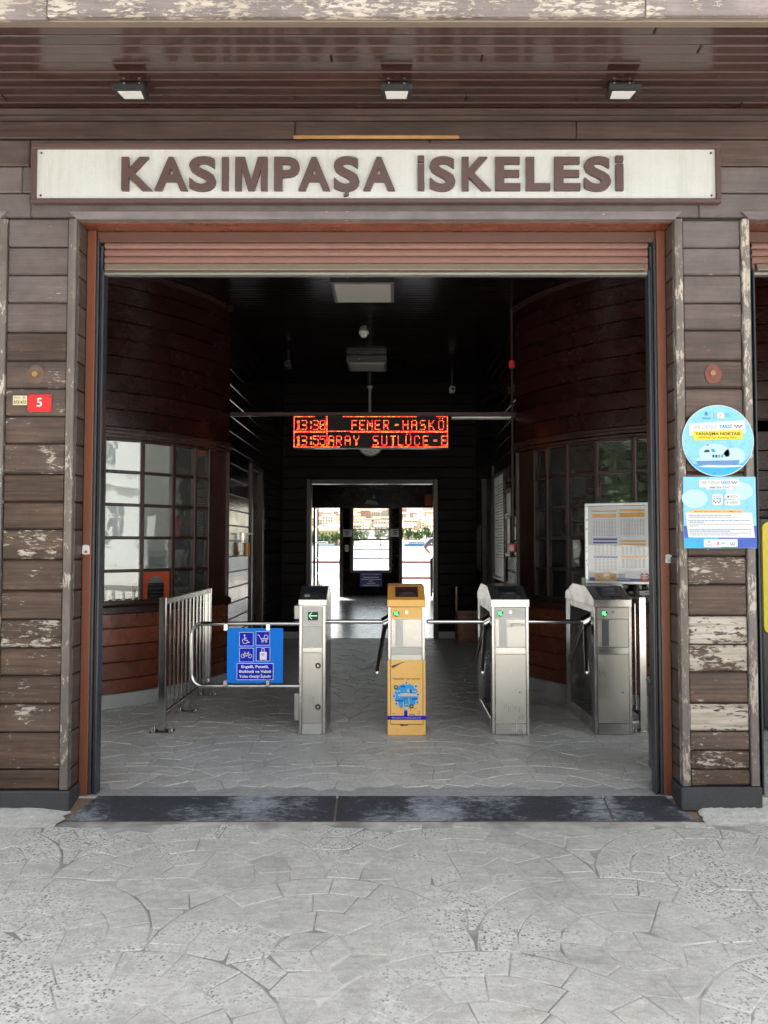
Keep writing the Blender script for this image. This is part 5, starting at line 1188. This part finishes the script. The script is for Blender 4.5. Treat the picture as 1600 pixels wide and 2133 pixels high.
# hanging clock
ck = P(772, 924, 10.2)
T = empty('hanging_clock', (ck.x, 10.2, ck.z - .165), label='round white clock hanging on a pole behind the LED board', cat='clock')
part('case', MB().cyl((ck.x, 10.16, ck.z), (ck.x, 10.24, ck.z), .168, 36), M['grey_paint'], T); part('dial', MB().cyl((ck.x, 10.157, ck.z), (ck.x, 10.1595, ck.z), .155, 36), M['white_plastic'], T)
pr = Print((ck.x, 10.1565, ck.z), (1, 0, 0), (0, 0, 1))
for i in range(1, 13): a_ = R_(90 - 30 * i); pr.text(str(i), .12 * math.cos(a_) - .014, .12 * math.sin(a_) - .012, .12 * math.cos(a_) + .014, .024, 'ink', 1)
pr.line([(0, 0), (.05, .06)], .012, 'ink', 2); pr.line([(0, 0), (-.07, .075)], .008, 'ink', 2); pr.rect(-.05, -.07, .05, -.035, 'grey_ink', 1); pr.done('numerals', T)
part('pole', MB().cyl((ck.x - .01, 10.2, ck.z + .166), (ck.x - .01, 10.2, CEIL - .29), .019, 14), M['grey_paint'], T); part('pole_sleeve', MB().cyl((ck.x - .01, 10.2, CEIL - .30), (ck.x - .01, 10.2, CEIL - .004), .03, 14), M['black'], T); part('pole_flange', MB().cyl((ck.x - .01, 10.2, CEIL - .34), (ck.x - .01, 10.2, CEIL - .30), .02, 14, .045), M['grey_paint'], T)
# ceiling panels, detector, cameras
def ceiling_lamp(y0, y1, x0, x1, label):
    T = empty('ceiling_panel_lamp', ((x0 + x1) / 2, (y0 + y1) / 2, CEIL - .09), label=label, cat='ceiling lamp', group='unlit ceiling panel lamps')
    part('housing', cb(x0, x1, y0, y1, CEIL - .085, CEIL - .003, b=.004), M['black'], T); part('frame', cb(x0 + .004, x1 - .004, y0 + .004, y1 - .004, CEIL - .094, CEIL - .0855, b=.003), M['alu_worn'], T); part('diffuser', cb(x0 + .035, x1 - .035, y0 + .035, y1 - .035, CEIL - .099, CEIL - .0945, b=.002), M['lampglass'], T)
    for dx in (.16, .42): part('screw', MB().cyl((x0 + dx, y0 - .0005, CEIL - .05), (x0 + dx, y0 - .004, CEIL - .05), .005, 6), M['steel'], T)
q_ = P(687, 592, 6.75); ceiling_lamp(6.72, 7.28, PX(687, 592, 6.72), PX(822, 592, 6.72), 'unlit square ceiling panel lamp nearest the entrance'); ceiling_lamp(9.70, 10.22, PX(722, 755, 9.7), PX(806, 755, 9.7), 'unlit square ceiling panel lamp deep in the dark hall')
x = PX(758, 697, 8.62); T = empty('smoke_detector', (x, 8.62, CEIL - .07), label='white round smoke detector on the hall ceiling between the lamps', cat='smoke detector')
part('base', MB().cyl((x, 8.62, CEIL - .003), (x, 8.62, CEIL - .026), .055, 20), M['white_plastic'], T); part('head', MB().cyl((x, 8.62, CEIL - .0262), (x, 8.62, CEIL - .062), .046, 20, .03), M['white_plastic'], T)
for i in range(5): a_ = R_(72 * i - 90); part('vent', cb(x + .043 * math.cos(a_) - .006, x + .043 * math.cos(a_) + .006, 8.62 + .043 * math.sin(a_) - .006, 8.62 + .043 * math.sin(a_) + .006, CEIL - .046, CEIL - .032, b=.001), M['black'], T)
def camera_unit(px, py, Y, mt, label):
    p_ = P(px, py, Y); T = empty('security_camera', (p_.x, Y, p_.z - .04), label=label, cat='camera', group='security cameras hung from the ceiling')
    part('drop_rod', MB().cyl((p_.x, Y + .04, p_.z + .06), (p_.x, Y + .04, CEIL - .002), .012, 10), M['black'], T); part('knuckle', MB().cyl((p_.x, Y + .04, p_.z + .036), (p_.x, Y + .04, p_.z + .059), .02, 10), M['white_plastic'], T)
    part('body', cb(p_.x - .035, p_.x + .035, Y - .07, Y + .09, p_.z - .035, p_.z + .035, b=.01), M[mt], T); part('lens', MB().cyl((p_.x, Y - .0705, p_.z), (p_.x, Y - .082, p_.z), .022, 14), M['black'], T)
camera_unit(942, 812, 10.4, 'white_plastic', 'small white security camera at the right rear of the hall ceiling'); camera_unit(600, 760, 9.4, 'plinth', 'small dark security camera at the left rear of the hall ceiling')
# fire alarm conduit
cxp, cyp = HX1 - .022, 7.80
T = empty('fire_alarm_line', (cxp, cyp, PZ(1140, cyp)), label='brown conduit with red sounder and red call point on the right hall corner', cat='fire alarm')
part('conduit', MB().cyl((cxp, cyp, PZ(1128, cyp)), (cxp, cyp, CEIL - .002), .013, 10), M['darkz'], T)
part('sounder', cb(cxp - .035, cxp + .02, cyp - .05, cyp - .014, PZ(768, cyp), PZ(752, cyp), b=.008), M['red'], T); part('call_point', cb(cxp - .055, cxp + .02, cyp - .06, cyp + .01, PZ(1150, cyp), PZ(1132, cyp), b=.006), M['red'], T); part('call_glass', cb(cxp - .045, cxp - .005, cyp - .064, cyp - .0605, PZ(1147, cyp), PZ(1136, cyp), b=.001), M['white'], T)
# boards on the side walls
def wallboard(x, s_, y0, y1, z0, z1, label, name='notice_board', pages=True, mt='paper'):
    T = empty(name, (x, (y0 + y1) / 2, z0), label=label, cat='notice')
    part('board', cb(min(x, x - s_ * .012), max(x, x - s_ * .012), y0, y1, z0, z1, b=.002), M[mt], T)
    fr = .04
    for a_, b_, c_, d_ in ((y0 - fr, y0, z0 - fr, z1 + fr), (y1, y1 + fr, z0 - fr, z1 + fr)): part('frame', cb(min(x, x - s_ * .028), max(x, x - s_ * .028), a_, b_, c_, d_, b=.004), M['darkz'], T)
    for a_ in (z0 - fr, z1): part('frame', cb(min(x, x - s_ * .028), max(x, x - s_ * .028), y0, y1, a_, a_ + fr, b=.004), M['darkz'], T)
    if pages:
        m = MB(); xx = x - s_ * .0135
        for i in range(26):
            z = z1 - .12 - i * (z1 - z0 - .3) / 26; m.box(min(xx, xx + s_ * .001), max(xx, xx + s_ * .001), y0 + .08, y1 - .1 - .1 * (i % 3), z, z + .012)
        part('text_lines', m, M['grey_ink'], T)
wallboard(HX1 - .002, 1, 8.45, 9.30, 1.02, 2.18, 'tall dark-framed board of fares on the right hall wall'); wallboard(HX1 - .002, 1, 8.00, 8.28, 1.30, 1.66, 'sheet of paper on the right hall wall near the call point', pages=False); wallboard(HX1 - .002, 1, 7.92, 8.30, 1.72, 1.94, 'small white notice above the paper sheet on the right hall wall', pages=False, mt='white')
wallboard(HX1 - .002, 1, 10.85, 11.15, 1.05, 1.62, 'narrow white panel on the right wall at the hall end', pages=False, mt='white')
y0 = 8.36; zc = PZ(1140, y0); T = empty('soap_dispenser', (HX0 + .05, y0, zc - .12), label='amber bottle in a wall bracket on the glossy left hall wall', cat='dispenser')
part('bracket', cb(HX0 + .001, HX0 + .02, y0 - .05, y0 + .05, zc - .05, zc + .16, b=.003), M['chrome'], T); part('bottle', MB().cyl((HX0 + .06, y0, zc - .10), (HX0 + .06, y0, zc + .05), .036, 14), M['brass'], T); part('pump', MB().cyl((HX0 + .06, y0, zc + .05), (HX0 + .06, y0, zc + .14), .012, 10), M['white_plastic'], T); part('nozzle', cb(HX0 + .05, HX0 + .12, y0 - .008, y0 + .008, zc + .14, zc + .155, b=.003), M['white_plastic'], T)
T = empty('wooden_bench', (1.03, 11.05, 0), label='low reddish wooden bench at the right rear of the hall', cat='bench')
part('seat', cb(.88, 1.20, 10.80, 11.35, .42, .46), M['red_plank'], T)
for yy in (10.84, 11.27): part('leg', cb(.90, 1.18, yy, yy + .04, 0, .4195), M['red_plank'], T)
part('backrest', cb(.865, .895, 10.80, 11.35, .4605, .80), M['red_plank'], T)
# ticket office furniture
T = empty('metal_cabinet', (-2.55, 8.5, 0), label='pale grey metal drawer cabinet inside the left ticket office', cat='cabinet')
c0, c1 = PX(312, 1160, 8.6), PX(440, 1160, 8.6); ct = PZ(1146, 8.5)
part('carcass', cb(c0, c1, 8.52, 9.0, .005, ct, b=.008), M['white_plastic'], T)
for i in range(2):
    xa_, xb_ = c0 + .02 + i * (c1 - c0) / 2, c0 - .02 + (i + 1) * (c1 - c0) / 2
    for j in range(3): dd = part('drawer', cb(xa_, xb_, 8.505, 8.5195, ct - .06 - (j + 1) * .36, ct - .07 - j * .36, b=.004), M['steel_lite'], T); part('handle', cb((xa_ + xb_) / 2 - .07, (xa_ + xb_) / 2 + .07, 8.49, 8.5045, ct - .20 - j * .36, ct - .185 - j * .36, b=.003), M['alu'], dd)
T = empty('blue_bag', (PX(392, 1135, 8.7), 8.7, ct), label='dark blue bag lying on the grey cabinet in the ticket office', cat='bag')
m = MB(); x = PX(392, 1135, 8.7)
for i in range(7):
    a_ = i / 6; m.tube([(x - .16 + .32 * a_, 8.7 - .09 + .03 * math.sin(a_ * 6), ct + .055 + .03 * math.sin(a_ * 3.1)), (x - .16 + .32 * a_, 8.7 + .09, ct + .05 + .02 * math.sin(a_ * 3.1))], .05 + .015 * math.sin(a_ * 3.1), 10)
part('body', m, M['darkblue'], T); part('strap', MB().tube([(x - .12, 8.62, ct + .10), (x - .05, 8.60, ct + .16), (x + .05, 8.60, ct + .16), (x + .12, 8.62, ct + .10)], .010, 6), M['black'], T)
x = PX(388, 1095, 9.6); T = empty('red_jacket', (x, 9.68, 1.25), label='dark red jacket hanging on the ticket office wall', cat='jacket')
m = MB(); m.prism([(x - .20, 1.22), (x - .23, 1.60), (x - .12, 1.76), (x - .04, 1.72), (x + .04, 1.72), (x + .14, 1.76), (x + .24, 1.58), (x + .20, 1.22), (x + .05, 1.24), (x - .05, 1.20)], 'y', 9.64, 9.74); part('body', m, M['crimson'], T); part('collar', cb(x - .06, x + .06, 9.62, 9.645, 1.66, 1.75, b=.01), M['darkblue'], T); part('hook', MB().cyl((x, 9.70, 1.72), (x, 9.70, 1.84), .008, 8), M['steel'], T)
T = empty('office_desk', (-2.5, 7.4, 0), label='grey desk under the left ticket office window', cat='desk')
part('top', MB().prism([(p_.x, p_.y) for p_ in [arc(a_, -1, RB - .10) for a_ in range(20, 66, 5)] + [arc(a_, -1, RB - .62) for a_ in range(65, 15, -5)]], 'z', .76, .79), M['steel_lite'], T)
for a_ in (25, 62): p_ = arc(a_, -1, RB - .4); part('leg', cb(p_.x - .03, p_.x + .03, p_.y - .03, p_.y + .03, .005, .7595), M['plinth'], T)
p_ = arc(57, -1, RB - .38); T = empty('keyboard_terminal', (p_.x, p_.y, .79), rz=R_(35), label='black sloped ticket keyboard terminal on the office desk', cat='terminal', local=True)
part('wedge', MB().prism([(-.16, .001), (.16, .001), (.16, .22), (.13, .23), (-.16, .05)], 'x', -.19, .19), M['black'], T)
kb = MB()
for i in range(8):
    for j in range(5): y_ = -.13 + j * .052; z_ = .05 + (y_ + .16) * .62; kb.cbox(-.165 + i * .042, -.130 + i * .042, y_, y_ + .035, z_ + .008, z_ + .022, .003)
part('keys', kb, M['slot_dark'], T)
p_ = arc(45, -1, RB - .36); T = empty('paper_stack', (p_.x, p_.y, .79), label='stack of white paper trays on the office desk behind the hatch', cat='paper trays', local=True)
for i in range(4): part('tray', cb(-.13 + .01 * (i % 2), .13 + .01 * (i % 2), -.10, .10, .001 + i * .04, .03 + i * .04, b=.004), M['white_plastic' if i % 2 else 'black'], T)
p_ = arc(40, 1, RB - .5); T = empty('office_shelf', (p_.x, p_.y, 0), label='dim grey shelf unit inside the right ticket office', cat='shelf', local=True)
for sx in (-.3, .3): part('side', cb(sx - .015, sx + .015, -.12, .12, .005, 1.3), M['grey_paint'], T)
for z in (.3, .75, 1.2): part('board', cb(-.284, .284, -.12, .12, z, z + .02), M['grey_paint'], T)

# ================================================================== waiting room details
def plate(name, px0, py0, px1, py1, mt, label, cat, lines=None, ink='ink', off=.034):
    a_, b_ = P(px0, py1, YL), P(px1, py0, YL); y = YL - off
    T = empty(name, ((a_.x + b_.x) / 2, y, a_.z), label=label, cat=cat); part('panel', cb(a_.x, b_.x, y - .012, y, a_.z, b_.z, b=.002), M[mt], T)
    pr = Print((a_.x, y - .0125, a_.z), (1, 0, 0), (0, 0, 1)); w_, h_ = b_.x - a_.x, b_.z - a_.z
    for t_, u0, u1, v_, hh in lines or []:
        if t_: pr.text(t_, w_ * u0, h_ * v_, w_ * u1, h_ * hh, ink, 1, bold=.02)
        else: pr.rect(w_ * u0, h_ * v_, w_ * u1, h_ * (v_ + hh), ink, 1)
    if lines: pr.done('lettering', T)
    return T
plate('blue_notice', 750, 1192, 796, 1222, 'darkblue', 'dark blue passenger notice under the louvred wall window', 'sign', [('SAYIN YOLCULARIMIZ !', .08, .92, .82, .09), (None, .15, .85, .62, .06), (None, .06, .94, .48, .06), (None, .4, .6, .34, .06), (None, .3, .7, .20, .06), (None, .12, .88, .07, .06)], 'white')
plate('white_notice', 712, 1103, 734, 1118, 'white', 'white notice on the louvred wall left of its window', 'sign', [(None, .2, .8, .7, .12), (None, .3, .7, .45, .12), (None, .35, .65, .2, .12)])
plate('white_notice', 811.5, 1102, 833, 1118, 'white', 'white notice on the louvred wall right of its window', 'sign', [(None, .3, .8, .72, .12), (None, .35, .75, .5, .12), (None, .35, .75, .25, .12)])
plate('yellow_tag', 719, 1135, 726, 1149, 'faded_yellow', 'small yellow tag on the louvred wall', 'tag', [(None, .2, .8, .6, .1), (None, .2, .8, .3, .1)])
plate('exit_plate', 885, 1030, 899, 1053, 'red_panel', 'small dark red plate beside the right quay door', 'sign', None, off=.002)
a_, b_ = P(750, 1052, YL - .4), P(795, 1018, YL - .4)
T = empty('hung_picture', ((a_.x + b_.x) / 2, YL - .1, a_.z), label='dark framed picture hanging above the louvred wall window', cat='picture'); part('canvas', cb(a_.x, b_.x, YL - .06, YL - .035, a_.z, b_.z), M['plinth'], T)
pr = Print((a_.x, YL - .061, a_.z), (1, 0, 0), (0, 0, 1)); pr.poly([(.1, .05), (.5, .02), (.42, .12), (.18, .16)], 'grey_ink', 1); pr.poly([(.3, .2), (.4, .2), (.36, .3)], 'grey_ink', 1); pr.done('shapes', T)
# open door leaf and belt barriers
T = empty('glazed_door', (A1 - .62, YL - .6, 0), label='open dark glazed door leaf at the left quay doorway', cat='door')
xd = PX(657, 1100, YL - .7); dl = MB(); dz = [.02, .62, 1.02, 1.42, 1.82, 2.30]
for y_ in (YL - .92, YL - .06): part('stile', cb(xd - .03, xd + .02, y_, y_ + .06, .01, 2.32), M['darkz'], T)
for z in dz: part('rail', cb(xd - .028, xd + .018, YL - .859, YL - .061, z - .02 if z > .1 else .011, z + .025), M['darkz'], T)
for z0, z1 in zip(dz[:-1], dz[1:]): part('pane', MB().box(xd - .006, xd - .002, YL - .862, YL - .058, z0 + .02, z1 - .015), M['glass'], T)
for x0, x1, zs_, lab in ((A0, A1, (1171,), 'red belt barrier across the left quay doorway'), (B0, PX(898, 1171, YL + .4), (1171, 1204), 'red belt barrier across the right quay doorway')):
    T = empty('belt_barrier', ((x0 + x1) / 2, YL + .3, 0), label=lab, cat='barrier', group='red belt barriers at the quay doors')
    for y_ in zs_: z = PZ(y_, YL + .3); part('belt', cb(x0, x1, YL + .30, YL + .304, z - .025, z + .025, b=.001), M['red'], T)
    part('post', cb(x1 - .03, x1 + .03, YL + .27, YL + .34, ZQ, PZ(1164, YL + .3)), M['black'], T); part('foot', MB().cyl((x1, YL + .305, ZQ), (x1, YL + .305, ZQ + .02), .14, 20), M['black'], T)
# ================================================================== person on the quay, mostly behind the door jamb
def skin_mesh(name, verts, edges, mat, parent, sub=2):
    me = bpy.data.meshes.new(name); me.from_pydata([v[:3] for v in verts], edges, []); me.materials.append(mat)
    o = bpy.data.objects.new(name, me); COL.objects.link(o); o.parent = parent
    md = o.modifiers.new('skin', 'SKIN'); md.use_smooth_shade = True
    for i, v in enumerate(verts): me.skin_vertices[0].data[i].radius = (v[3], v[4] if len(v) > 4 else v[3]); me.skin_vertices[0].data[i].use_root = (i == 0)
    s_ = o.modifiers.new('sub', 'SUBSURF'); s_.levels = s_.render_levels = sub; return o
PY = YL + 2.6; sx = PX(905, 1130, PY)
T = empty('person', (sx + .10, PY, ZQ), label='person in a blue-grey shirt with hand on hip outside the right quay door', cat='person', local=True)
skn = paint('skin', (.42, .24, .16), .5); shirt = paint('blue_grey_shirt', (.10, .13, .19), .7); trou = paint('dark_trousers', (.03, .03, .04), .8); hair = paint('dark_hair', (.02, .015, .012), .7)
k = 1.09
bd = [(0, 0, .98 * k, .13, .10), (0, 0, 1.20 * k, .13, .10), (0, 0, 1.42 * k, .15, .10), (0, 0, 1.52 * k, .06), (0, -.01, 1.60 * k, .075, .085), (0, -.01, 1.70 * k, .08, .095), (0, -.01, 1.76 * k, .05),
      (-.19, 0, 1.43 * k, .06), (-.40, .05, 1.22 * k, .045), (-.21, -.06, 1.05 * k, .035), (.19, 0, 1.43 * k, .06), (.26, 0, 1.15 * k, .045), (.28, -.05, .88 * k, .035),
      (-.10, 0, .90 * k, .09), (-.12, -.02, .50 * k, .065), (-.13, .02, .09, .045), (-.13, -.12, .035, .035), (.10, 0, .90 * k, .09), (.12, -.02, .50 * k, .065), (.13, .02, .09, .045), (.13, -.12, .035, .035)]
be = [(0, 1), (1, 2), (2, 3), (3, 4), (4, 5), (5, 6), (2, 7), (7, 8), (8, 9), (2, 10), (10, 11), (11, 12), (0, 13), (13, 14), (14, 15), (15, 16), (0, 17), (17, 18), (18, 19), (19, 20)]
body = skin_mesh('body', bd, be, skn, T)
grow = lambda idx, g_: [tuple(list(bd[i][:3]) + [r_ + g_ for r_ in bd[i][3:]]) for i in idx]
skin_mesh('shirt', grow([0, 1, 2, 7, 8, 10, 11], .018) + [(0, 0, 1.49 * k, .085, .085)], [(0, 1), (1, 2), (2, 3), (3, 4), (2, 5), (5, 6), (2, 7)], shirt, T)
skin_mesh('trousers', [(0, 0, 1.0 * k, .15, .12)] + grow([13, 14, 15, 17, 18, 19], .02), [(0, 1), (1, 2), (2, 3), (0, 4), (4, 5), (5, 6)], trou, T)
for s_ in (-1, 1):
    hx, hy, hz_ = (-.21, -.06, 1.05 * k) if s_ < 0 else (.28, -.05, .88 * k)
    for f_ in range(5): part('finger', MB().tube([(hx + .01 * s_, hy - .02 + .016 * f_, hz_ - .02), (hx - .01 * s_, hy - .03 + .017 * f_, hz_ - .07), (hx - .02 * s_, hy - .025 + .016 * f_, hz_ - .10 + .008 * abs(f_ - 2))], .009, 6), skn, T)
    part('shoe', cb(s_ * .13 - .045, s_ * .13 + .045, -.20, .06, .0, .075, b=.02), M['black'], T)
hm = MB(); n = 10
for i in range(6):
    t0 = R_(90 - i * 18); hm.v += [(.092 * math.cos(t0) * math.cos(2 * math.pi * j / n), .015 + .108 * math.cos(t0) * math.sin(2 * math.pi * j / n), 1.69 * k + .125 * math.sin(t0)) for j in range(n)]
hm.f = [[i * n + j, (i + 1) * n + j, (i + 1) * n + (j + 1) % n, i * n + (j + 1) % n] for i in range(5) for j in range(n)]; hm.m = [0] * len(hm.f); hm.sm = [True] * len(hm.f); part('hair', hm, hair, T)

# ================================================================== far shore
def hill_z(x, y): return ZW + .6 + max(0, (y - 716)) * .075 + 14 * (1 - math.exp(-max(0, y - 716) / 260)) + 6 * math.sin(x * .008 + y * .004)* min(1, max(0, y - 716) / 200)
hm = MB(); nx, ny = 60, 26; vs = []
for j in range(ny + 1):
    for i in range(nx + 1): x, y = -1500 + 3000 * i / nx, 705 + 900 * (j / ny) ** 1.3; vs.append((x, y, hill_z(x, y) if j else ZW - .5))
hm.add(vs, [(j * (nx + 1) + i, j * (nx + 1) + i + 1, (j + 1) * (nx + 1) + i + 1, (j + 1) * (nx + 1) + i) for j in range(ny) for i in range(nx)], 0, True)
M['hill'] = leaf('hillside_scrub', (.14, .15, .08), (.26, .23, .15)); tag(part('hillside', hm, M['hill']), kind='structure')
WALLS = [paint('house_wall_%d' % i, c_, .8, .06) for i, c_ in enumerate(((.62, .57, .50), (.55, .44, .34), (.66, .60, .44), (.60, .36, .28), (.68, .67, .64)))]
ROOFS = [paint('tile_roof_%d' % i, c_, .8, .12) for i, c_ in enumerate(((.42, .17, .09), (.36, .14, .09), (.45, .24, .14)))]
WINM = paint('far_window', (.10, .12, .14), .2)
rnd = random.Random(21); placed = []; names = []
for t_ in range(900):
    if len(placed) > 105: break
    y = rnd.uniform(735, 1250); a_ = rnd.uniform(-.125, .085); x = a_ * y; w_, d_ = rnd.uniform(9, 19), rnd.uniform(9, 14)
    if any(abs(x - q_[0]) < (w_ + q_[2]) / 2 + 1 and abs(y - q_[1]) < 16 for q_ in placed): continue
    placed.append((x, y, w_)); h_ = rnd.choice((6, 9, 9, 12)); z = hill_z(x, y) - 1.5; wm = rnd.choice(WALLS); rm_ = rnd.choice(ROOFS)
    m = MB(); m.box(-w_ / 2, w_ / 2, -d_ / 2, d_ / 2, 0, h_ + 1.5); m.prism([(-d_ / 2 - .5, h_ + 1.5), (d_ / 2 + .5, h_ + 1.5), (0, h_ + 1.5 + d_ * .28)], 'x', -w_ / 2 - .5, w_ / 2 + .5, 1)
    for fl in range(h_ // 3):
        for q_ in range(int(w_ // 3)): xx = -w_ / 2 + 1.2 + q_ * 3; m.add([(xx, -d_ / 2 - .06, 2.5 + fl * 3), (xx + 1.2, -d_ / 2 - .06, 2.5 + fl * 3), (xx + 1.2, -d_ / 2 - .06, 4.1 + fl * 3), (xx, -d_ / 2 - .06, 4.1 + fl * 3)], [(0, 1, 2, 3)], 2)
    o = inst('hillside_house', m.mesh('hillside_house', [wm, rm_, WINM]), None, (x, y, z)); tag(o, 'distant %s house of %d storeys with %s roof %s' % (('cream', 'tan', 'yellowish', 'pink', 'off-white')[WALLS.index(wm)], h_ // 3, ('red', 'dark red', 'orange')[ROOFS.index(rm_)], 'low by the far shore' if y < 830 else 'halfway up the far hillside' if y < 1030 else 'high on the far hillside'), 'house', 'houses on the far hillside')
T = empty('waterfront_building', (-72, 722, ZW + .6), label='long yellow waterfront building with rows of windows on the far shore', cat='building')
ylw = paint('ochre_wall', (.70, .56, .28), .8, .05); z = ZW + .6
part('wall', MB().box(-112, -52, 722, 738, z - 1, z + 14), ylw, T); part('roof', MB().prism([(721, z + 14.01), (739, z + 14.01), (730, z + 18)], 'x', -112.5, -51.5), ROOFS[0], T)
for fl in range(3):
    for i in range(19): xx = -110.5 + i * 3.1; part('window', MB().box(xx, xx + 1.3, 721.9, 722.05, z + 2 + fl * 4, z + 4.2 + fl * 4), WINM, T)
# trees
def tree(name, base, h, cr, mat, seed, label, group=None, nleaf=1600, ls=.16, clumps=26, cz=.66, ce=.32):
    rnd = random.Random(seed); T = empty(name, base, label=label, cat='tree', group=group, local=True); tr = MB(); th = h * .42
    tr.tube([(0, 0, -.2), (.03 * h * rnd.uniform(-1, 1), .02 * h, th * .5), (0, 0, th), (.02 * h, 0, h * .75)], 1, 8, radii=[h * .034, h * .026, h * .02, h * .006])
    cl = []
    for i in range(clumps):
        a_ = rnd.uniform(0, 6.283); e = rnd.uniform(-.55, 1); rr_ = cr * rnd.uniform(.35, 1) * math.sqrt(max(.05, 1 - e * e * .8)); c_ = Vector((rr_ * math.cos(a_), rr_ * math.sin(a_), h * cz + e * h * ce)); cl.append((c_, cr * rnd.uniform(.22, .42)))
        if i % 3 == 0: tr.tube([(0, 0, th * rnd.uniform(.7, 1.1)), tuple(c_ * .5 + Vector((0, 0, th * .5))), tuple(c_)], 1, 5, radii=[h * .012, h * .008, h * .003])
    part('trunk', tr, M['bark'], T); lf = MB()
    for i in range(nleaf):
        c_, r_ = cl[i % clumps]; d_ = Vector((rnd.gauss(0, 1), rnd.gauss(0, 1), rnd.gauss(0, 1))).normalized() * r_ * rnd.random() ** .4; p_ = c_ + d_
        u_ = Vector((rnd.gauss(0, 1), rnd.gauss(0, 1), rnd.gauss(0, .6))).normalized(); v_ = u_.orthogonal(); v_.rotate(Matrix.Rotation(rnd.uniform(0, 6.28), 3, u_)); s_ = ls * rnd.uniform(.6, 1.3)
        lf.add([p_ - u_ * s_, p_ + v_ * s_ * .45, p_ + u_ * s_, p_ - v_ * s_ * .45], [(0, 1, 2, 3)])
    part('crown', lf, mat, T); return T
rnd = random.Random(4)
for i, x in enumerate((-98, -86, -74, -64, -55, -47, -36, -26, -14, -4, 6, 15, 23, 31, 40, 52)):
    y = 716 + rnd.uniform(-3, 3); tree('shore_tree', (x + rnd.uniform(-2, 2), y, hill_z(x, y) - .3), rnd.uniform(12, 16.5) * (.75 if x < -44 else 1), rnd.uniform(4.5, 6.5), M['leaf_far'], 50 + i, 'leafy green tree, %s from the left in the far shore row' % 'first second third fourth fifth sixth seventh eighth ninth tenth eleventh twelfth thirteenth fourteenth fifteenth sixteenth'.split()[i], 'trees along the far shore', nleaf=420, ls=1.15, clumps=18)
def boat(x, y, L, mt, label):
    T = empty('moored_boat', (x, y, ZW), label=label, cat='boat', local=True)
    part('hull', MB().add([(-L / 2, -1.6, 0), (L * .4, -1.6, 0), (L / 2, 0, .2), (L * .4, 1.6, 0), (-L / 2, 1.6, 0), (-L / 2 - .2, -2, 1.8), (L * .42, -2, 1.8), (L / 2 + 1, 0, 2.4), (L * .42, 2, 1.8), (-L / 2 - .2, 2, 1.8)], [(0, 1, 6, 5), (1, 2, 7, 6), (2, 3, 8, 7), (3, 4, 9, 8), (4, 0, 5, 9), (5, 6, 7, 8, 9)]), mt, T)
    part('cabin', cb(-L * .3, L * .2, -1.3, 1.3, 1.8, 3.9, b=.2), M['white'], T); part('windscreen', cb(-L * .25, L * .15, -1.33, -1.31, 2.7, 3.4, b=.01), WINM, T); part('mast', MB().cyl((0, 0, 3.9), (0, 0, 7), .08, 6), M['white'], T)
boat(17, 655, 16, M['hull'], 'dark blue moored boat seen through the right quay door'); boat(24, 690, 22, M['red_panel'], 'red moored boat near the far shore, right door'); boat(-62, 680, 18, M['white'], 'white moored boat near the far shore, left door')

# ================================================================== behind the photographer (seen in the panes and the steel)
T = empty('white_building', (24, -14, ZG), rz=0, label='white rendered building with arched windows across the square, mirrored in the ticket window', cat='building')
bw0, bw1, by = -3.0, 40.0, -14.0; wht = paint('white_render', (.56, .57, .56), .8, .04)
part('wall', MB().box(bw0, bw1, by - 10, by, ZG, 9.2), wht, T)
for z0, z1, o_ in ((4.7, 4.95, .18), (8.6, 8.85, .25), (8.86, 9.3, .5)): part('cornice', cb(bw0 - o_, bw1 + .2, by + .001, by + o_, z0, z1, b=.03), wht, T)
for fl, z0 in enumerate((1.1, 5.6)):
    for i in range(13):
        x = bw0 + 1.4 + i * 3.1; fr = [(x - .15, z0 - .15), (x + 1.25, z0 - .15)] + [(x + .55 + .70 * math.cos(R_(t)), z0 + 1.6 + .55 * math.sin(R_(t))) for t in range(0, 181, 20)]
        ws = part('window_surround', MB().prism(fr, 'y', by + .001, by + .07), wht, T)
        gp_ = [(x, z0), (x + 1.1, z0)] + [(x + .55 + .55 * math.cos(R_(t)), z0 + 1.6 + .42 * math.sin(R_(t))) for t in range(0, 181, 20)]
        part('pane', MB().prism(gp_, 'y', by + .0705, by + .08), WINM, ws); part('sash_bar', cb(x + .51, x + .59, by + .081, by + .10, z0, z0 + 2.0), wht, ws); part('sash_bar', cb(x, x + 1.1, by + .081, by + .10, z0 + .95, z0 + 1.03), wht, ws)
tree('square_tree', (7.6, -9.0, ZG), 9.5, 3.2, M['leaf'], 81, 'leafy tree in the square mirrored in the left ticket window', None, 5200, .17, 40)
for i, (x, y, h) in enumerate(((-8.5, -9.5, 10), (-12.5, -11, 12), (-16.5, -8, 11), (-6.5, -13, 12), (-11, -6.5, 9), (-16, -14, 13))): tree('square_tree', (x, y, ZG), h, h * .36, M['leaf_dark'], 90 + i, ('nearest', 'broad', 'farthest left', 'innermost', 'shortest', 'tallest')[i] + ' dark evergreen tree of the group mirrored in the right ticket window', 'dark trees across the square', 7500, .30, 60, .50, .44)
